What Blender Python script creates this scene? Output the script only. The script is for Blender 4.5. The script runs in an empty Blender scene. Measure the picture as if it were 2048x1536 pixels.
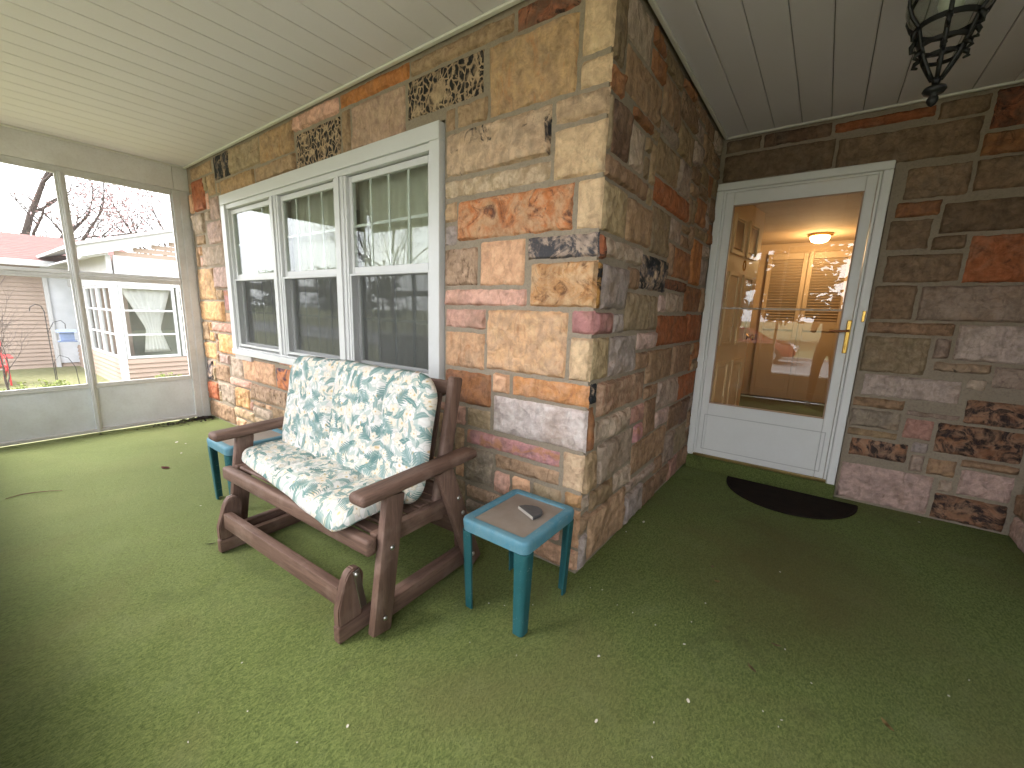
import bpy, bmesh, math, random
from math import radians, sin, cos, pi
from mathutils import Vector, Matrix, noise

# ------------------------------------------------------------------ camera, world, sun, exposure
scene = bpy.context.scene
COL = scene.collection
CAM_POS = Vector((0.7709, -1.6449, 1.2131))
YAW, PITCH, ROLL = 0.6399, -0.1913, 0.0305
FPX, PPX, PPY = 838.7897, 1010.1, 785.355          # focal length and principal point for a 2048 x 1536 picture
_f = Vector((-sin(YAW) * cos(PITCH), cos(YAW) * cos(PITCH), sin(PITCH)))
_r0 = Vector((cos(YAW), sin(YAW), 0)); _u0 = _r0.cross(_f)
_r = _r0 * cos(ROLL) + _u0 * sin(ROLL); _u = _u0 * cos(ROLL) - _r0 * sin(ROLL)
cam = bpy.data.cameras.new('camera'); cam_ob = bpy.data.objects.new('camera', cam); COL.objects.link(cam_ob)
cam.sensor_fit = 'HORIZONTAL'; cam.sensor_width = 36; cam.lens = FPX / 2048 * 36
cam.shift_x = (1024 - PPX) / 2048; cam.shift_y = (PPY - 768) / 2048
cam.clip_start = 0.02; cam.clip_end = 2000
cam_ob.matrix_world = Matrix(((_r.x, _u.x, -_f.x, CAM_POS.x), (_r.y, _u.y, -_f.y, CAM_POS.y), (_r.z, _u.z, -_f.z, CAM_POS.z), (0, 0, 0, 1)))
scene.camera = cam_ob
scene.render.resolution_x, scene.render.resolution_y = 1024, 768
scene.view_settings.view_transform = 'Standard'; scene.view_settings.look = 'None'
scene.view_settings.gamma = 1.0; scene.view_settings.exposure = 2.72
scene.view_settings.use_curve_mapping = False

SUN_EL, SUN_AZ = radians(48), radians(215)          # azimuth clockwise from +y: sun behind cloud, to the front left
world = bpy.data.worlds.new('World'); scene.world = world; world.use_nodes = True
wn = world.node_tree; wn.nodes.clear()
def wnode(t): return wn.nodes.new(t)
w_out = wnode('ShaderNodeOutputWorld'); w_bg = wnode('ShaderNodeBackground')
w_sky = wnode('ShaderNodeTexSky'); w_sky.sky_type = 'NISHITA'; w_sky.sun_disc = False
w_sky.sun_elevation = SUN_EL; w_sky.sun_rotation = SUN_AZ; w_sky.air_density = 1.0; w_sky.dust_density = 2.0
w_tc = wnode('ShaderNodeTexCoord'); w_map = wnode('ShaderNodeMapping'); w_map.inputs['Scale'].default_value = (1, 1, 2.6)
w_no = wnode('ShaderNodeTexNoise'); w_no.inputs['Scale'].default_value = 2.6; w_no.inputs['Detail'].default_value = 7; w_no.inputs['Roughness'].default_value = 0.55
w_ramp = wnode('ShaderNodeValToRGB')
w_ramp.color_ramp.elements[0].position = 0.36; w_ramp.color_ramp.elements[0].color = (5.6, 5.9, 6.6, 1)
w_ramp.color_ramp.elements[1].position = 0.64; w_ramp.color_ramp.elements[1].color = (9.8, 9.8, 9.7, 1)
w_mix = wnode('ShaderNodeMixRGB'); w_mix.inputs[0].default_value = 0.86
wn.links.new(w_tc.outputs['Generated'], w_map.inputs['Vector']); wn.links.new(w_map.outputs[0], w_no.inputs['Vector'])
wn.links.new(w_no.outputs['Fac'], w_ramp.inputs[0]); wn.links.new(w_sky.outputs[0], w_mix.inputs[1]); wn.links.new(w_ramp.outputs[0], w_mix.inputs[2])
wn.links.new(w_mix.outputs[0], w_bg.inputs['Color']); w_bg.inputs['Strength'].default_value = 0.15
wn.links.new(w_bg.outputs[0], w_out.inputs[0])

sun = bpy.data.lights.new('sun', 'SUN'); sun.energy = 1.5; sun.angle = radians(22); sun.color = (1, 0.96, 0.9)
sun_ob = bpy.data.objects.new('sun', sun); COL.objects.link(sun_ob)
_sd = Vector((sin(SUN_AZ) * cos(SUN_EL), cos(SUN_AZ) * cos(SUN_EL), sin(SUN_EL)))
sun_ob.rotation_euler = _sd.to_track_quat('Z', 'Y').to_euler(); sun_ob.location = _sd * 60

random.seed(7)
# ------------------------------------------------------------------ dimensions of the place (metres)
LX = -4.452      # plane of the left screen wall
DY = 1.98        # plane of the door wall
H = 2.495        # porch ceiling
FY = -2.05       # plane of the front screens, behind the camera
RX = 1.80        # right wall of the entrance
RX2 = 2.62       # right end of the unseen extension added to let light into the entrance
GZ = -0.55       # lawn level

# ------------------------------------------------------------------ material helpers
class NT:
    def __init__(s, name):
        s.m = bpy.data.materials.new(name); s.m.use_nodes = True
        s.t = s.m.node_tree; s.b = s.t.nodes['Principled BSDF']; s.out = s.t.nodes['Material Output']
    def n(s, typ, **kw):
        nd = s.t.nodes.new(typ)
        for k, v in kw.items(): setattr(nd, k, v)
        return nd
    def l(s, a, b): s.t.links.new(a, b)
    def set(s, sock, v):
        if isinstance(v, bpy.types.NodeSocket): s.l(v, sock)
        elif v is not None: sock.default_value = v
    def math(s, op, a, b=None, c=None):
        nd = s.n('ShaderNodeMath', operation=op)
        for i, v in enumerate((a, b, c)):
            if v is not None: s.set(nd.inputs[i], v)
        return nd.outputs[0]
    def vmath(s, op, a, b=None):
        nd = s.n('ShaderNodeVectorMath', operation=op); s.set(nd.inputs[0], a)
        if b is not None:
            if op == 'SCALE': s.set(nd.inputs['Scale'], b)
            else: s.set(nd.inputs[1], b)
        return nd.outputs['Value'] if op in ('LENGTH', 'DOT_PRODUCT', 'DISTANCE') else nd.outputs[0]
    def mix(s, fac, a, b, blend='MIX'):
        nd = s.n('ShaderNodeMixRGB', blend_type=blend); s.set(nd.inputs[0], fac)
        s.set(nd.inputs[1], rgba(a)); s.set(nd.inputs[2], rgba(b)); return nd.outputs[0]
    def ramp(s, fac, lo, hi, c0=(0, 0, 0), c1=(1, 1, 1)):
        nd = s.n('ShaderNodeValToRGB'); e = nd.color_ramp.elements
        e[0].position = lo; e[1].position = hi; e[0].color = rgba(c0); e[1].color = rgba(c1); s.set(nd.inputs[0], fac); return nd.outputs[0]
    def noise(s, vec, scale, detail=4, rough=0.55, dist=0.0, dim='3D'):
        nd = s.n('ShaderNodeTexNoise', noise_dimensions=dim); s.set(nd.inputs['Vector'], vec)
        nd.inputs['Scale'].default_value = scale; nd.inputs['Detail'].default_value = detail
        nd.inputs['Roughness'].default_value = rough; nd.inputs['Distortion'].default_value = dist; return nd
    def vor(s, vec, scale, feature='F1', dim='3D', rnd=1.0):
        nd = s.n('ShaderNodeTexVoronoi', voronoi_dimensions=dim, feature=feature); s.set(nd.inputs['Vector'], vec)
        nd.inputs['Scale'].default_value = scale; nd.inputs['Randomness'].default_value = rnd; return nd
    def coord(s, kind='Object', scale=(1, 1, 1), rnd=True):
        tc = s.n('ShaderNodeTexCoord'); v = tc.outputs[kind]
        if rnd:
            oi = s.n('ShaderNodeObjectInfo')
            v = s.vmath('ADD', v, s.vmath('SCALE', (37.0, 53.0, 29.0), oi.outputs['Random']))
        if scale != (1, 1, 1): v = s.vmath('MULTIPLY', v, scale)
        return v
    def bump(s, h, strength=0.5, dist=0.01, prev=None):
        nd = s.n('ShaderNodeBump'); nd.inputs['Strength'].default_value = strength; nd.inputs['Distance'].default_value = dist
        s.set(nd.inputs['Height'], h)
        if prev is not None: s.l(prev, nd.inputs['Normal'])
        return nd.outputs[0]
    def fin(s, color=None, rough=None, normal=None, metal=None, spec=None):
        if color is not None: s.set(s.b.inputs['Base Color'], rgba(color))
        if rough is not None: s.set(s.b.inputs['Roughness'], rough)
        if normal is not None: s.l(normal, s.b.inputs['Normal'])
        if metal is not None: s.set(s.b.inputs['Metallic'], metal)
        if spec is not None: s.b.inputs['Specular IOR Level'].default_value = spec
        return s.m
def rgba(c):
    if isinstance(c, (tuple, list)) and len(c) == 3: return (*c, 1)
    return c
def srgb(r, g, b):
    f = lambda c: (c / 255 / 12.92) if c <= 10 else ((c / 255 + 0.055) / 1.055) ** 2.4
    return (f(r), f(g), f(b))

def paint(name, col, rough=0.5, dirt=0.12, scale=3.0, dirtcol=None, bump=0.15):
    k = NT(name); v = k.coord('Object')
    n1 = k.noise(v, scale, 6, 0.6).outputs['Fac']; n2 = k.noise(v, 60, 3).outputs['Fac']
    dc = dirtcol or tuple(c * 0.55 for c in col)
    c = k.mix(k.math('MULTIPLY', k.ramp(n1, 0.42, 0.75), dirt * 3), col, dc)
    c = k.mix(k.math('MULTIPLY', k.ramp(n2, 0.45, 0.7), dirt), c, dc)
    return k.fin(c, k.math('ADD', rough - 0.08, k.math('MULTIPLY', n1, 0.16)), k.bump(n2, bump, 0.002))

# ------------------------------------------------------------------ mesh helpers
def new_obj(name, data, parent=None):
    o = bpy.data.objects.new(name, data); COL.objects.link(o)
    if parent is not None: o.parent = parent
    return o
def thing(name, label, cat, loc=(0, 0, 0), group=None, kind=None):
    o = new_obj(name, None); o.empty_display_size = 0.05; o.location = loc
    o['label'] = label
    if cat: o['category'] = cat
    if group: o['group'] = group
    if kind: o['kind'] = kind
    return o
def tag(o, label=None, cat=None, group=None, kind=None):
    if label: o['label'] = label
    if cat: o['category'] = cat
    if group: o['group'] = group
    if kind: o['kind'] = kind
    return o
def root_loc(p):
    v = Vector((0, 0, 0))
    while p is not None:
        v += Vector(p.location); p = p.parent
    return v
class MB:
    """collects shapes in world coordinates, then links them as one mesh object"""
    def __init__(s): s.bm = bmesh.new()
    def merge(s, other, mat=None):
        if mat is not None: bmesh.ops.transform(other, matrix=mat, verts=other.verts)
        me = bpy.data.meshes.new('tmp'); other.to_mesh(me); other.free(); s.bm.from_mesh(me); bpy.data.meshes.remove(me); return s
    def box(s, x0, x1, y0, y1, z0, z1, bev=0.0, seg=2, mat=None):
        b = bmesh.new(); bmesh.ops.create_cube(b, size=1)
        for v in b.verts: v.co = Vector(((x0 + x1) / 2 + v.co.x * (x1 - x0), (y0 + y1) / 2 + v.co.y * (y1 - y0), (z0 + z1) / 2 + v.co.z * (z1 - z0)))
        if bev > 0: bmesh.ops.bevel(b, geom=b.edges[:], offset=bev, segments=seg, affect='EDGES', profile=0.5)
        return s.merge(b, mat)
    def bar(s, p0, p1, w, t, side, bev=0.004, seg=2):
        """box beam from p0 to p1; w along the in-plane direction, t along 'side'"""
        p0 = Vector(p0); p1 = Vector(p1); d = (p1 - p0); L = d.length; d.normalize(); sd = Vector(side).normalized(); q = sd.cross(d).normalized()
        b = bmesh.new(); bmesh.ops.create_cube(b, size=1)
        for v in b.verts: v.co = Vector((v.co.x * t, v.co.y * w, v.co.z * L))
        if bev > 0: bmesh.ops.bevel(b, geom=b.edges[:], offset=bev, segments=seg, affect='EDGES', profile=0.5)
        c = (p0 + p1) / 2
        M = Matrix(((sd.x, q.x, d.x, c.x), (sd.y, q.y, d.y, c.y), (sd.z, q.z, d.z, c.z), (0, 0, 0, 1)))
        return s.merge(b, M)
    def tube(s, pts, rad, n=8, caps=True):
        pts = [Vector(p) for p in pts]; rads = rad if isinstance(rad, (list, tuple)) else [rad] * len(pts)
        rings = []; ref = Vector((0.137, 0.31, 0.94)).normalized()
        for i, p in enumerate(pts):
            d = (pts[min(i + 1, len(pts) - 1)] - pts[max(i - 1, 0)]).normalized()
            a = d.cross(ref)
            if a.length < 1e-3: a = d.cross(Vector((1, 0, 0)))
            a.normalize(); c = d.cross(a)
            rings.append([s.bm.verts.new(p + (a * cos(2 * pi * k / n) + c * sin(2 * pi * k / n)) * rads[i]) for k in range(n)])
        for i in range(len(rings) - 1):
            for k in range(n):
                s.bm.faces.new((rings[i][k], rings[i][(k + 1) % n], rings[i + 1][(k + 1) % n], rings[i + 1][k]))
        if caps: s.bm.faces.new(rings[0][::-1]); s.bm.faces.new(rings[-1])
        return s
    def lathe(s, prof, c=(0, 0, 0), n=20, a0=0, a1=2 * pi):
        c = Vector(c); full = abs(a1 - a0 - 2 * pi) < 1e-6; m = n if full else n + 1; rings = []
        for r, z in prof: rings.append([s.bm.verts.new(c + Vector((max(r, 1e-4) * cos(a0 + (a1 - a0) * k / n), max(r, 1e-4) * sin(a0 + (a1 - a0) * k / n), z))) for k in range(m)])
        for i in range(len(rings) - 1):
            for k in range(n):
                k2 = (k + 1) % m; s.bm.faces.new((rings[i][k], rings[i][k2], rings[i + 1][k2], rings[i + 1][k]))
        return s
    def prism(s, pts, depth):
        """closed outline (list of 3D points) swept by vector depth"""
        depth = Vector(depth); a = [s.bm.verts.new(Vector(p)) for p in pts]; b = [s.bm.verts.new(Vector(p) + depth) for p in pts]; n = len(a)
        s.bm.faces.new(a); s.bm.faces.new(b[::-1])
        for i in range(n): s.bm.faces.new((a[i], b[i], b[(i + 1) % n], a[(i + 1) % n]))
        return s
    def quad(s, *p): s.bm.faces.new([s.bm.verts.new(Vector(q)) for q in p]); return s
    def build(s, name, mat, parent=None, smooth=False, angle=None, jitter=0.0):
        bm = s.bm; off = root_loc(parent)
        if off.length > 0: bmesh.ops.translate(bm, vec=-off, verts=bm.verts)
        bmesh.ops.recalc_face_normals(bm, faces=bm.faces)
        if smooth or angle:
            for f in bm.faces: f.smooth = True
            if angle:
                for e in bm.edges:
                    if len(e.link_faces) == 2 and e.calc_face_angle(0) > radians(angle): e.smooth = False
        me = bpy.data.meshes.new(name); bm.to_mesh(me); bm.free()
        if mat is not None: me.materials.append(mat)
        return new_obj(name, me, parent)
def single(mb, name, mat, label, cat, group=None, kind=None, loc=None, smooth=False, angle=None):
    """a thing that is one mesh, with its origin at loc"""
    if loc is not None: bmesh.ops.translate(mb.bm, vec=-Vector(loc), verts=mb.bm.verts)
    o = mb.build(name, mat, None, smooth, angle)
    if loc is not None: o.location = loc
    return tag(o, label, cat, group, kind)
def copy_thing(o, parent=None):
    c = o.copy(); COL.objects.link(c); c.parent = parent
    for ch in list(o.children): copy_thing(ch, c)
    return c

# ------------------------------------------------------------------ stone walls
# every stone: along-wall start, end, bottom, top (metres), kind of stone
FRONT = '''-1.140 -0.470 2.397 2.478 tan|-0.462 -0.150 2.385 2.482 rustdark|-0.601 -0.150 2.084 2.376 tanorange|-0.140 -0.004 2.199 2.481 buff|-0.141 -0.004 2.084 2.189 buff|-0.249 -0.004 1.974 2.077 buffdark|-0.888 -0.815 2.082 2.191 tan|-0.806 -0.609 2.082 2.189 tan|-1.173 -0.636 2.198 2.391 vein|-0.885 -0.258 1.867 2.075 patch|-0.244 -0.004 1.762 1.964 buff|-0.885 -0.251 1.766 1.857 cream|-0.792 -0.132 1.555 1.752 rust|-0.887 -0.799 1.654 1.756 tan|-0.887 -0.799 1.537 1.644 gray|-0.123 -0.004 1.552 1.753 buff|-0.359 -0.004 1.442 1.546 navy|-0.887 -0.653 1.334 1.528 speckle|-0.643 -0.369 1.332 1.548 peach|-0.340 -0.004 1.236 1.434 gold|-0.889 -0.350 1.234 1.324 pink|-0.885 -0.597 1.116 1.224 pink|-0.885 -0.597 0.906 1.105 streak|-0.590 -0.126 0.918 1.224 streakbig|-0.116 -0.004 1.124 1.229 rose|-0.117 -0.004 0.918 1.114 buff|-0.885 -0.550 0.712 0.897 orangebrown|-0.540 -0.433 0.804 0.911 peach|-0.425 -0.004 0.803 0.910 orangepeach|-0.540 -0.004 0.597 0.796 white|-0.714 -0.550 0.592 0.704 olive|-0.716 -0.128 0.493 0.583 mauve|-0.721 -0.527 0.279 0.486 olivegray|-0.517 -0.127 0.402 0.484 tandark|-0.120 -0.004 0.405 0.590 swirl|-0.710 -0.412 0.181 0.260 speckle|-0.802 -0.719 0.107 0.272 olive|-0.279 -0.008 0.004 0.115 peachdark|-1.794 -1.149 2.399 2.482 orange|-1.686 -1.184 2.144 2.389 tanpink|-2.356 -1.801 2.383 2.483 pink|-2.343 -1.796 2.143 2.374 vein|-1.788 -1.692 2.142 2.391 tan|-2.888 -2.366 2.273 2.482 tanorange|-3.436 -2.896 2.281 2.482 olive|-3.788 -3.446 2.280 2.482 black|-4.367 -3.835 2.368 2.476 tan|-3.692 -3.009 2.144 2.273 tanorange|-3.001 -2.353 2.146 2.264 tan|-4.333 -4.046 2.072 2.362 red|-3.959 -3.798 2.174 2.359 tan|-3.766 -3.701 2.172 2.268 tan|-3.958 -3.754 1.963 2.166 pinkgray|-4.403 -4.117 1.868 2.060 graytan|-4.064 -3.716 1.753 1.957 pinkgray|-4.251 -3.739 1.556 1.747 graytan|-4.352 -4.145 1.767 1.862 tan|-4.397 -4.335 1.560 1.761 tan|-4.447 -4.012 1.235 1.546 tanorange|-4.004 -3.657 1.345 1.548 pinkgray|-4.004 -3.838 1.236 1.337 tan|-3.829 -3.659 1.136 1.336 mauve|-4.445 -3.839 1.029 1.228 orangetan|-3.832 -3.656 1.032 1.127 peach|-4.445 -4.276 0.820 1.021 tan|-4.199 -3.658 0.925 1.022 pink|-4.063 -3.658 0.719 0.916 orangepeach|-4.447 -4.149 0.630 0.811 orangetan|-4.078 -3.823 0.612 0.713 pinkgray|-4.446 -4.270 0.399 0.620 navy|-4.197 -3.861 0.422 0.603 tandark|-3.813 -3.547 0.510 0.712 graytan|-3.539 -2.902 0.510 0.715 peach|-3.853 -3.386 0.426 0.502 pink|-2.894 -2.557 0.505 0.697 mauveorange|-3.388 -3.177 0.723 0.776 tan|-3.147 -2.853 0.728 0.778 tandark|-2.829 -2.659 0.718 0.772 pink|-2.637 -2.440 0.705 0.765 peach|-4.447 -4.188 0.194 0.391 red|-4.118 -3.744 0.216 0.416 graytan|-3.736 -3.446 0.215 0.418 orangetan|-3.378 -2.729 0.342 0.496 speckle|-2.721 -2.577 0.348 0.495 tan|-4.445 -3.816 0.005 0.184 tandark|-3.807 -3.386 0.110 0.207 buff|-3.563 -3.207 0.006 0.098 olive|-3.199 -3.027 0.006 0.098 pink|-3.019 -2.687 0.006 0.118 tan|-2.679 -2.507 0.006 0.078 tan|-2.499 -2.287 0.006 0.198 peach|-2.279 -1.927 0.006 0.178 peach|-1.919 -1.667 0.006 0.138 peach|-1.659 -1.207 0.006 0.098 olive|-1.199 -0.811 0.006 0.178 tan|-0.803 -0.527 0.006 0.098 orangetan|-0.519 -0.287 0.006 0.166 tandark|-3.807 -3.571 0.006 0.102 peach|-2.679 -2.507 0.086 0.278 peach|-3.379 -3.027 0.106 0.178 olive|-1.659 -1.387 0.106 0.198 orangetan|-1.379 -1.207 0.106 0.298 olive|-0.711 -0.527 0.106 0.174 graytan|-3.019 -2.687 0.126 0.334 tan|-0.279 -0.107 0.122 0.258 pink|-0.099 -0.007 0.122 0.318 peach|-1.919 -1.667 0.146 0.258 pink|-3.379 -3.027 0.186 0.278 graytan|-2.279 -1.927 0.186 0.278 tan|-1.199 -0.947 0.186 0.278 graytan|-0.939 -0.811 0.186 0.318 pink|-0.403 -0.287 0.174 0.394 peach|-2.499 -2.287 0.206 0.398 olive|-1.659 -1.467 0.206 0.378 graytan|-1.459 -1.387 0.206 0.318 olive|-4.179 -4.127 0.194 0.318 olive|-3.439 -3.387 0.214 0.318 pink|-1.919 -1.667 0.266 0.358 tandark|-0.279 -0.107 0.266 0.394 olive|-3.379 -3.147 0.286 0.334 tandark|-3.139 -3.027 0.286 0.334 peach|-2.679 -2.507 0.286 0.338 tandark|-2.279 -1.927 0.286 0.398 pink|-1.199 -0.947 0.286 0.358 peach|-0.803 -0.731 0.282 0.398 peach|-0.519 -0.411 0.270 0.394 pink|-1.379 -1.207 0.306 0.498 tandark|-4.179 -4.127 0.326 0.414 graytan|-3.439 -3.387 0.326 0.418 tan|-1.459 -1.387 0.326 0.438 tandark|-0.939 -0.811 0.326 0.498 olive|-0.099 -0.007 0.326 0.398 orangetan|-2.567 -2.507 0.346 0.498 tandark|-1.919 -1.667 0.366 0.478 pink|-1.199 -0.947 0.366 0.438 graytan|-1.659 -1.467 0.386 0.518 olive|-2.499 -2.327 0.406 0.498 tandark|-2.319 -2.027 0.406 0.518 tan|-2.019 -1.927 0.406 0.598 graytan|-0.803 -0.731 0.406 0.578 tan|-4.263 -4.207 0.398 0.558 olive|-1.459 -1.387 0.446 0.598 tan|-1.199 -0.947 0.446 0.638 graytan|-1.919 -1.667 0.486 0.598 tan|-2.547 -2.327 0.506 0.698 orangetan|-1.379 -1.207 0.506 0.598 orangetan|-0.939 -0.811 0.506 0.638 tan|-2.319 -2.027 0.526 0.734 pink|-1.659 -1.467 0.526 0.734 olive|-4.263 -4.207 0.566 0.622 orangetan|-2.019 -1.667 0.606 0.734 peach|-1.459 -1.207 0.606 0.734 olive|-0.803 -0.723 0.586 0.702 pink|-4.139 -4.087 0.610 0.718 tandark|-1.199 -0.967 0.646 0.734 olive|-0.959 -0.811 0.646 0.702 pink|-4.139 -4.071 0.726 0.838 tandark|-4.267 -4.147 0.818 0.918 orangetan|-4.139 -4.071 0.846 0.918 graytan|-4.267 -4.207 0.926 1.022 orangetan|-4.327 -4.259 1.554 1.658 pink|-4.327 -4.259 1.666 1.758 peach|-4.107 -3.967 1.966 2.058 graytan|-4.039 -3.967 2.066 2.218 pink|-4.447 -4.343 2.070 2.258 peach|-4.039 -3.967 2.226 2.358 olive|-4.447 -4.343 2.266 2.358 tan'''
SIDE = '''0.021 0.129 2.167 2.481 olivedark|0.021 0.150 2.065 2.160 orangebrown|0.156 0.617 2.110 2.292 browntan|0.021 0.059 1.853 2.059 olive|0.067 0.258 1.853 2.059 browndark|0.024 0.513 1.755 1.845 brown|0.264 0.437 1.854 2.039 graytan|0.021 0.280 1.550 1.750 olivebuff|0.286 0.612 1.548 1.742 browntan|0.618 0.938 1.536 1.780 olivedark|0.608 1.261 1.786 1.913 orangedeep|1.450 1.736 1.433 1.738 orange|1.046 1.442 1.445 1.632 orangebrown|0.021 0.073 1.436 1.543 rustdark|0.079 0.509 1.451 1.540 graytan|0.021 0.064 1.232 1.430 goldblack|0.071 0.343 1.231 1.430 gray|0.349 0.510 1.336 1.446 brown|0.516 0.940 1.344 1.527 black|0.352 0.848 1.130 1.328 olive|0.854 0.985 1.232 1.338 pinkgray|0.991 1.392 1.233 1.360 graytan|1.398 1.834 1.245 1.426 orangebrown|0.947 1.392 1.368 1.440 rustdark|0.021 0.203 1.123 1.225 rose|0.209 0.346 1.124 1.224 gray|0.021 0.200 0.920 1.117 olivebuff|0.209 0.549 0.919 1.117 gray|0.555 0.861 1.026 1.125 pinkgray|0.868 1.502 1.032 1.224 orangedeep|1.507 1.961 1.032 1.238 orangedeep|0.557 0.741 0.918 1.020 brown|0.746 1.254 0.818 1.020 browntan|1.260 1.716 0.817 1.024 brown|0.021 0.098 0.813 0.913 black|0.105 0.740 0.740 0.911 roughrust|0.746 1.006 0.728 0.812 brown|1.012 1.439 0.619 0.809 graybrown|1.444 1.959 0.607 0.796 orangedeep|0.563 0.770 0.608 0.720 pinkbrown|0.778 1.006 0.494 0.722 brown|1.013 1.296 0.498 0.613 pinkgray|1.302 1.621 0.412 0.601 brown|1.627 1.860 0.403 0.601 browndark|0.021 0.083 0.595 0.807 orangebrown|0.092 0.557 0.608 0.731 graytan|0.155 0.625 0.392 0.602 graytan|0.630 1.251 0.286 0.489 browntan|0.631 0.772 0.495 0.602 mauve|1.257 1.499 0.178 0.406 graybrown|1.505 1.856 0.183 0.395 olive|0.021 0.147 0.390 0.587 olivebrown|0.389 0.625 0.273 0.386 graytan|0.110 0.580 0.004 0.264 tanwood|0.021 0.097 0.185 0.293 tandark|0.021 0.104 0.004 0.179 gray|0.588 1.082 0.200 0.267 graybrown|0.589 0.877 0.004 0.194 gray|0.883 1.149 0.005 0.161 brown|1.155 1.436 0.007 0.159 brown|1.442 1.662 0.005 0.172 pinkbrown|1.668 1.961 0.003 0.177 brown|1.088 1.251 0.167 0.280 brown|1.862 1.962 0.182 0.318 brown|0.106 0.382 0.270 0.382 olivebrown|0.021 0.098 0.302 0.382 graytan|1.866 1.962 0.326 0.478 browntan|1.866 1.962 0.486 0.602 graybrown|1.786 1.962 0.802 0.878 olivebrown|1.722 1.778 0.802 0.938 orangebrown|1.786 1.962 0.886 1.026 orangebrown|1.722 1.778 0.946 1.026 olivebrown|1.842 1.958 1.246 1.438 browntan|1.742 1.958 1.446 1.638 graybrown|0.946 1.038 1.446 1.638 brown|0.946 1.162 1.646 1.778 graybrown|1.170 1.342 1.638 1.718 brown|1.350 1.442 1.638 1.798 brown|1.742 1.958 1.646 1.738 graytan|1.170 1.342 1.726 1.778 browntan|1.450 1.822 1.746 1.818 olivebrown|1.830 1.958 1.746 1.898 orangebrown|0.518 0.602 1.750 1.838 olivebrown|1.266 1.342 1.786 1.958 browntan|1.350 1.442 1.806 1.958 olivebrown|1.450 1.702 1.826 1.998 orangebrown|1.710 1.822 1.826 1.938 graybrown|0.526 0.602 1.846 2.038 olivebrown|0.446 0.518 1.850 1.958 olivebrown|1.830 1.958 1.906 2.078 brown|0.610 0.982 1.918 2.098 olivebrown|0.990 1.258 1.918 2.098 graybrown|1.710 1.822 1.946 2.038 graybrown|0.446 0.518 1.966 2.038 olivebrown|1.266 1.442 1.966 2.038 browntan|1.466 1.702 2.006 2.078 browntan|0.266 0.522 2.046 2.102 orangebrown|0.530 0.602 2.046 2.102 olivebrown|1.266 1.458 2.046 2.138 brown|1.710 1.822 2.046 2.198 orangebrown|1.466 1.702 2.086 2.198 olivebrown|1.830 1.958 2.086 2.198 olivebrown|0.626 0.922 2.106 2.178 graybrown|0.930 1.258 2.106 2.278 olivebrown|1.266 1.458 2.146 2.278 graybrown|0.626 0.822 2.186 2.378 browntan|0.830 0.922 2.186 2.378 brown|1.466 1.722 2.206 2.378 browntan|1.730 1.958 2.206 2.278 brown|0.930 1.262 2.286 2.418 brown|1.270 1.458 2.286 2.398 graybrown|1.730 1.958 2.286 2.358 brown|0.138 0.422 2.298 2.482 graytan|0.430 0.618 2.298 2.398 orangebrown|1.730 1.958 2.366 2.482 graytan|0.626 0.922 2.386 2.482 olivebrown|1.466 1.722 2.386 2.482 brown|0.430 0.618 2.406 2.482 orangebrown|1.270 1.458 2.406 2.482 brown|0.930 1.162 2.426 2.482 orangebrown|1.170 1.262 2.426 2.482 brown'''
DOORW = '''0.012 0.242 2.389 2.482 umber|0.251 0.639 2.388 2.482 browndark|0.647 1.119 2.399 2.465 orangedeep|0.012 0.671 2.193 2.380 umber|0.677 1.325 2.168 2.366 umber|1.125 1.338 2.372 2.474 umber|1.344 1.538 2.276 2.483 rustdark|1.333 1.601 2.142 2.267 orangebrown|1.040 1.324 1.947 2.135 umber|1.330 1.593 1.959 2.134 umber|1.020 1.226 1.846 1.941 orangebrown|1.232 1.624 1.739 1.918 umber|1.006 1.207 1.656 1.840 umber|1.213 1.364 1.647 1.733 umber|1.372 1.682 1.454 1.726 orangedeep|1.020 1.366 1.459 1.632 umber|0.992 1.201 1.232 1.451 umber|1.211 1.789 1.231 1.446 umberlight|0.991 1.400 1.142 1.224 brown|1.408 1.786 1.001 1.221 graylight|0.992 1.312 0.894 1.133 olive|1.335 1.584 0.930 0.994 patch|1.590 1.780 0.856 0.986 graybrown|1.022 1.485 0.737 0.885 graylight|1.491 1.583 0.832 0.903 graytan|0.991 1.251 0.522 0.650 olivegray|1.261 1.506 0.634 0.674 graybrown|1.512 1.780 0.630 0.782 rustblack|1.260 1.407 0.487 0.626 pinkbrown|1.018 1.314 0.319 0.451 rustblack|1.320 1.405 0.404 0.477 gray|1.415 1.788 0.427 0.623 rustblack|0.994 1.460 0.005 0.271 pinkgray|1.470 1.549 0.183 0.269 graytan|1.559 1.788 0.185 0.353 pinkgray|1.470 1.788 0.004 0.176 rustblack|1.406 1.542 0.278 0.394 browntan|1.322 1.398 0.278 0.394 graybrown|1.550 1.790 0.362 0.418 browntan|0.990 1.250 0.458 0.514 olivebrown|0.990 1.254 0.658 0.730 browntan|1.322 1.398 1.002 1.134 graybrown|1.706 1.790 1.606 1.878 olive|1.634 1.698 1.734 1.898 olive|1.706 1.790 1.886 1.978 olivedark|1.634 1.698 1.906 2.038 olivedark|1.706 1.790 1.986 2.138 olive|1.610 1.698 2.046 2.138 olive|1.610 1.790 2.146 2.338 olivebrown|1.546 1.602 2.274 2.482 olivedark|1.610 1.790 2.346 2.482 olivedark'''
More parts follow.
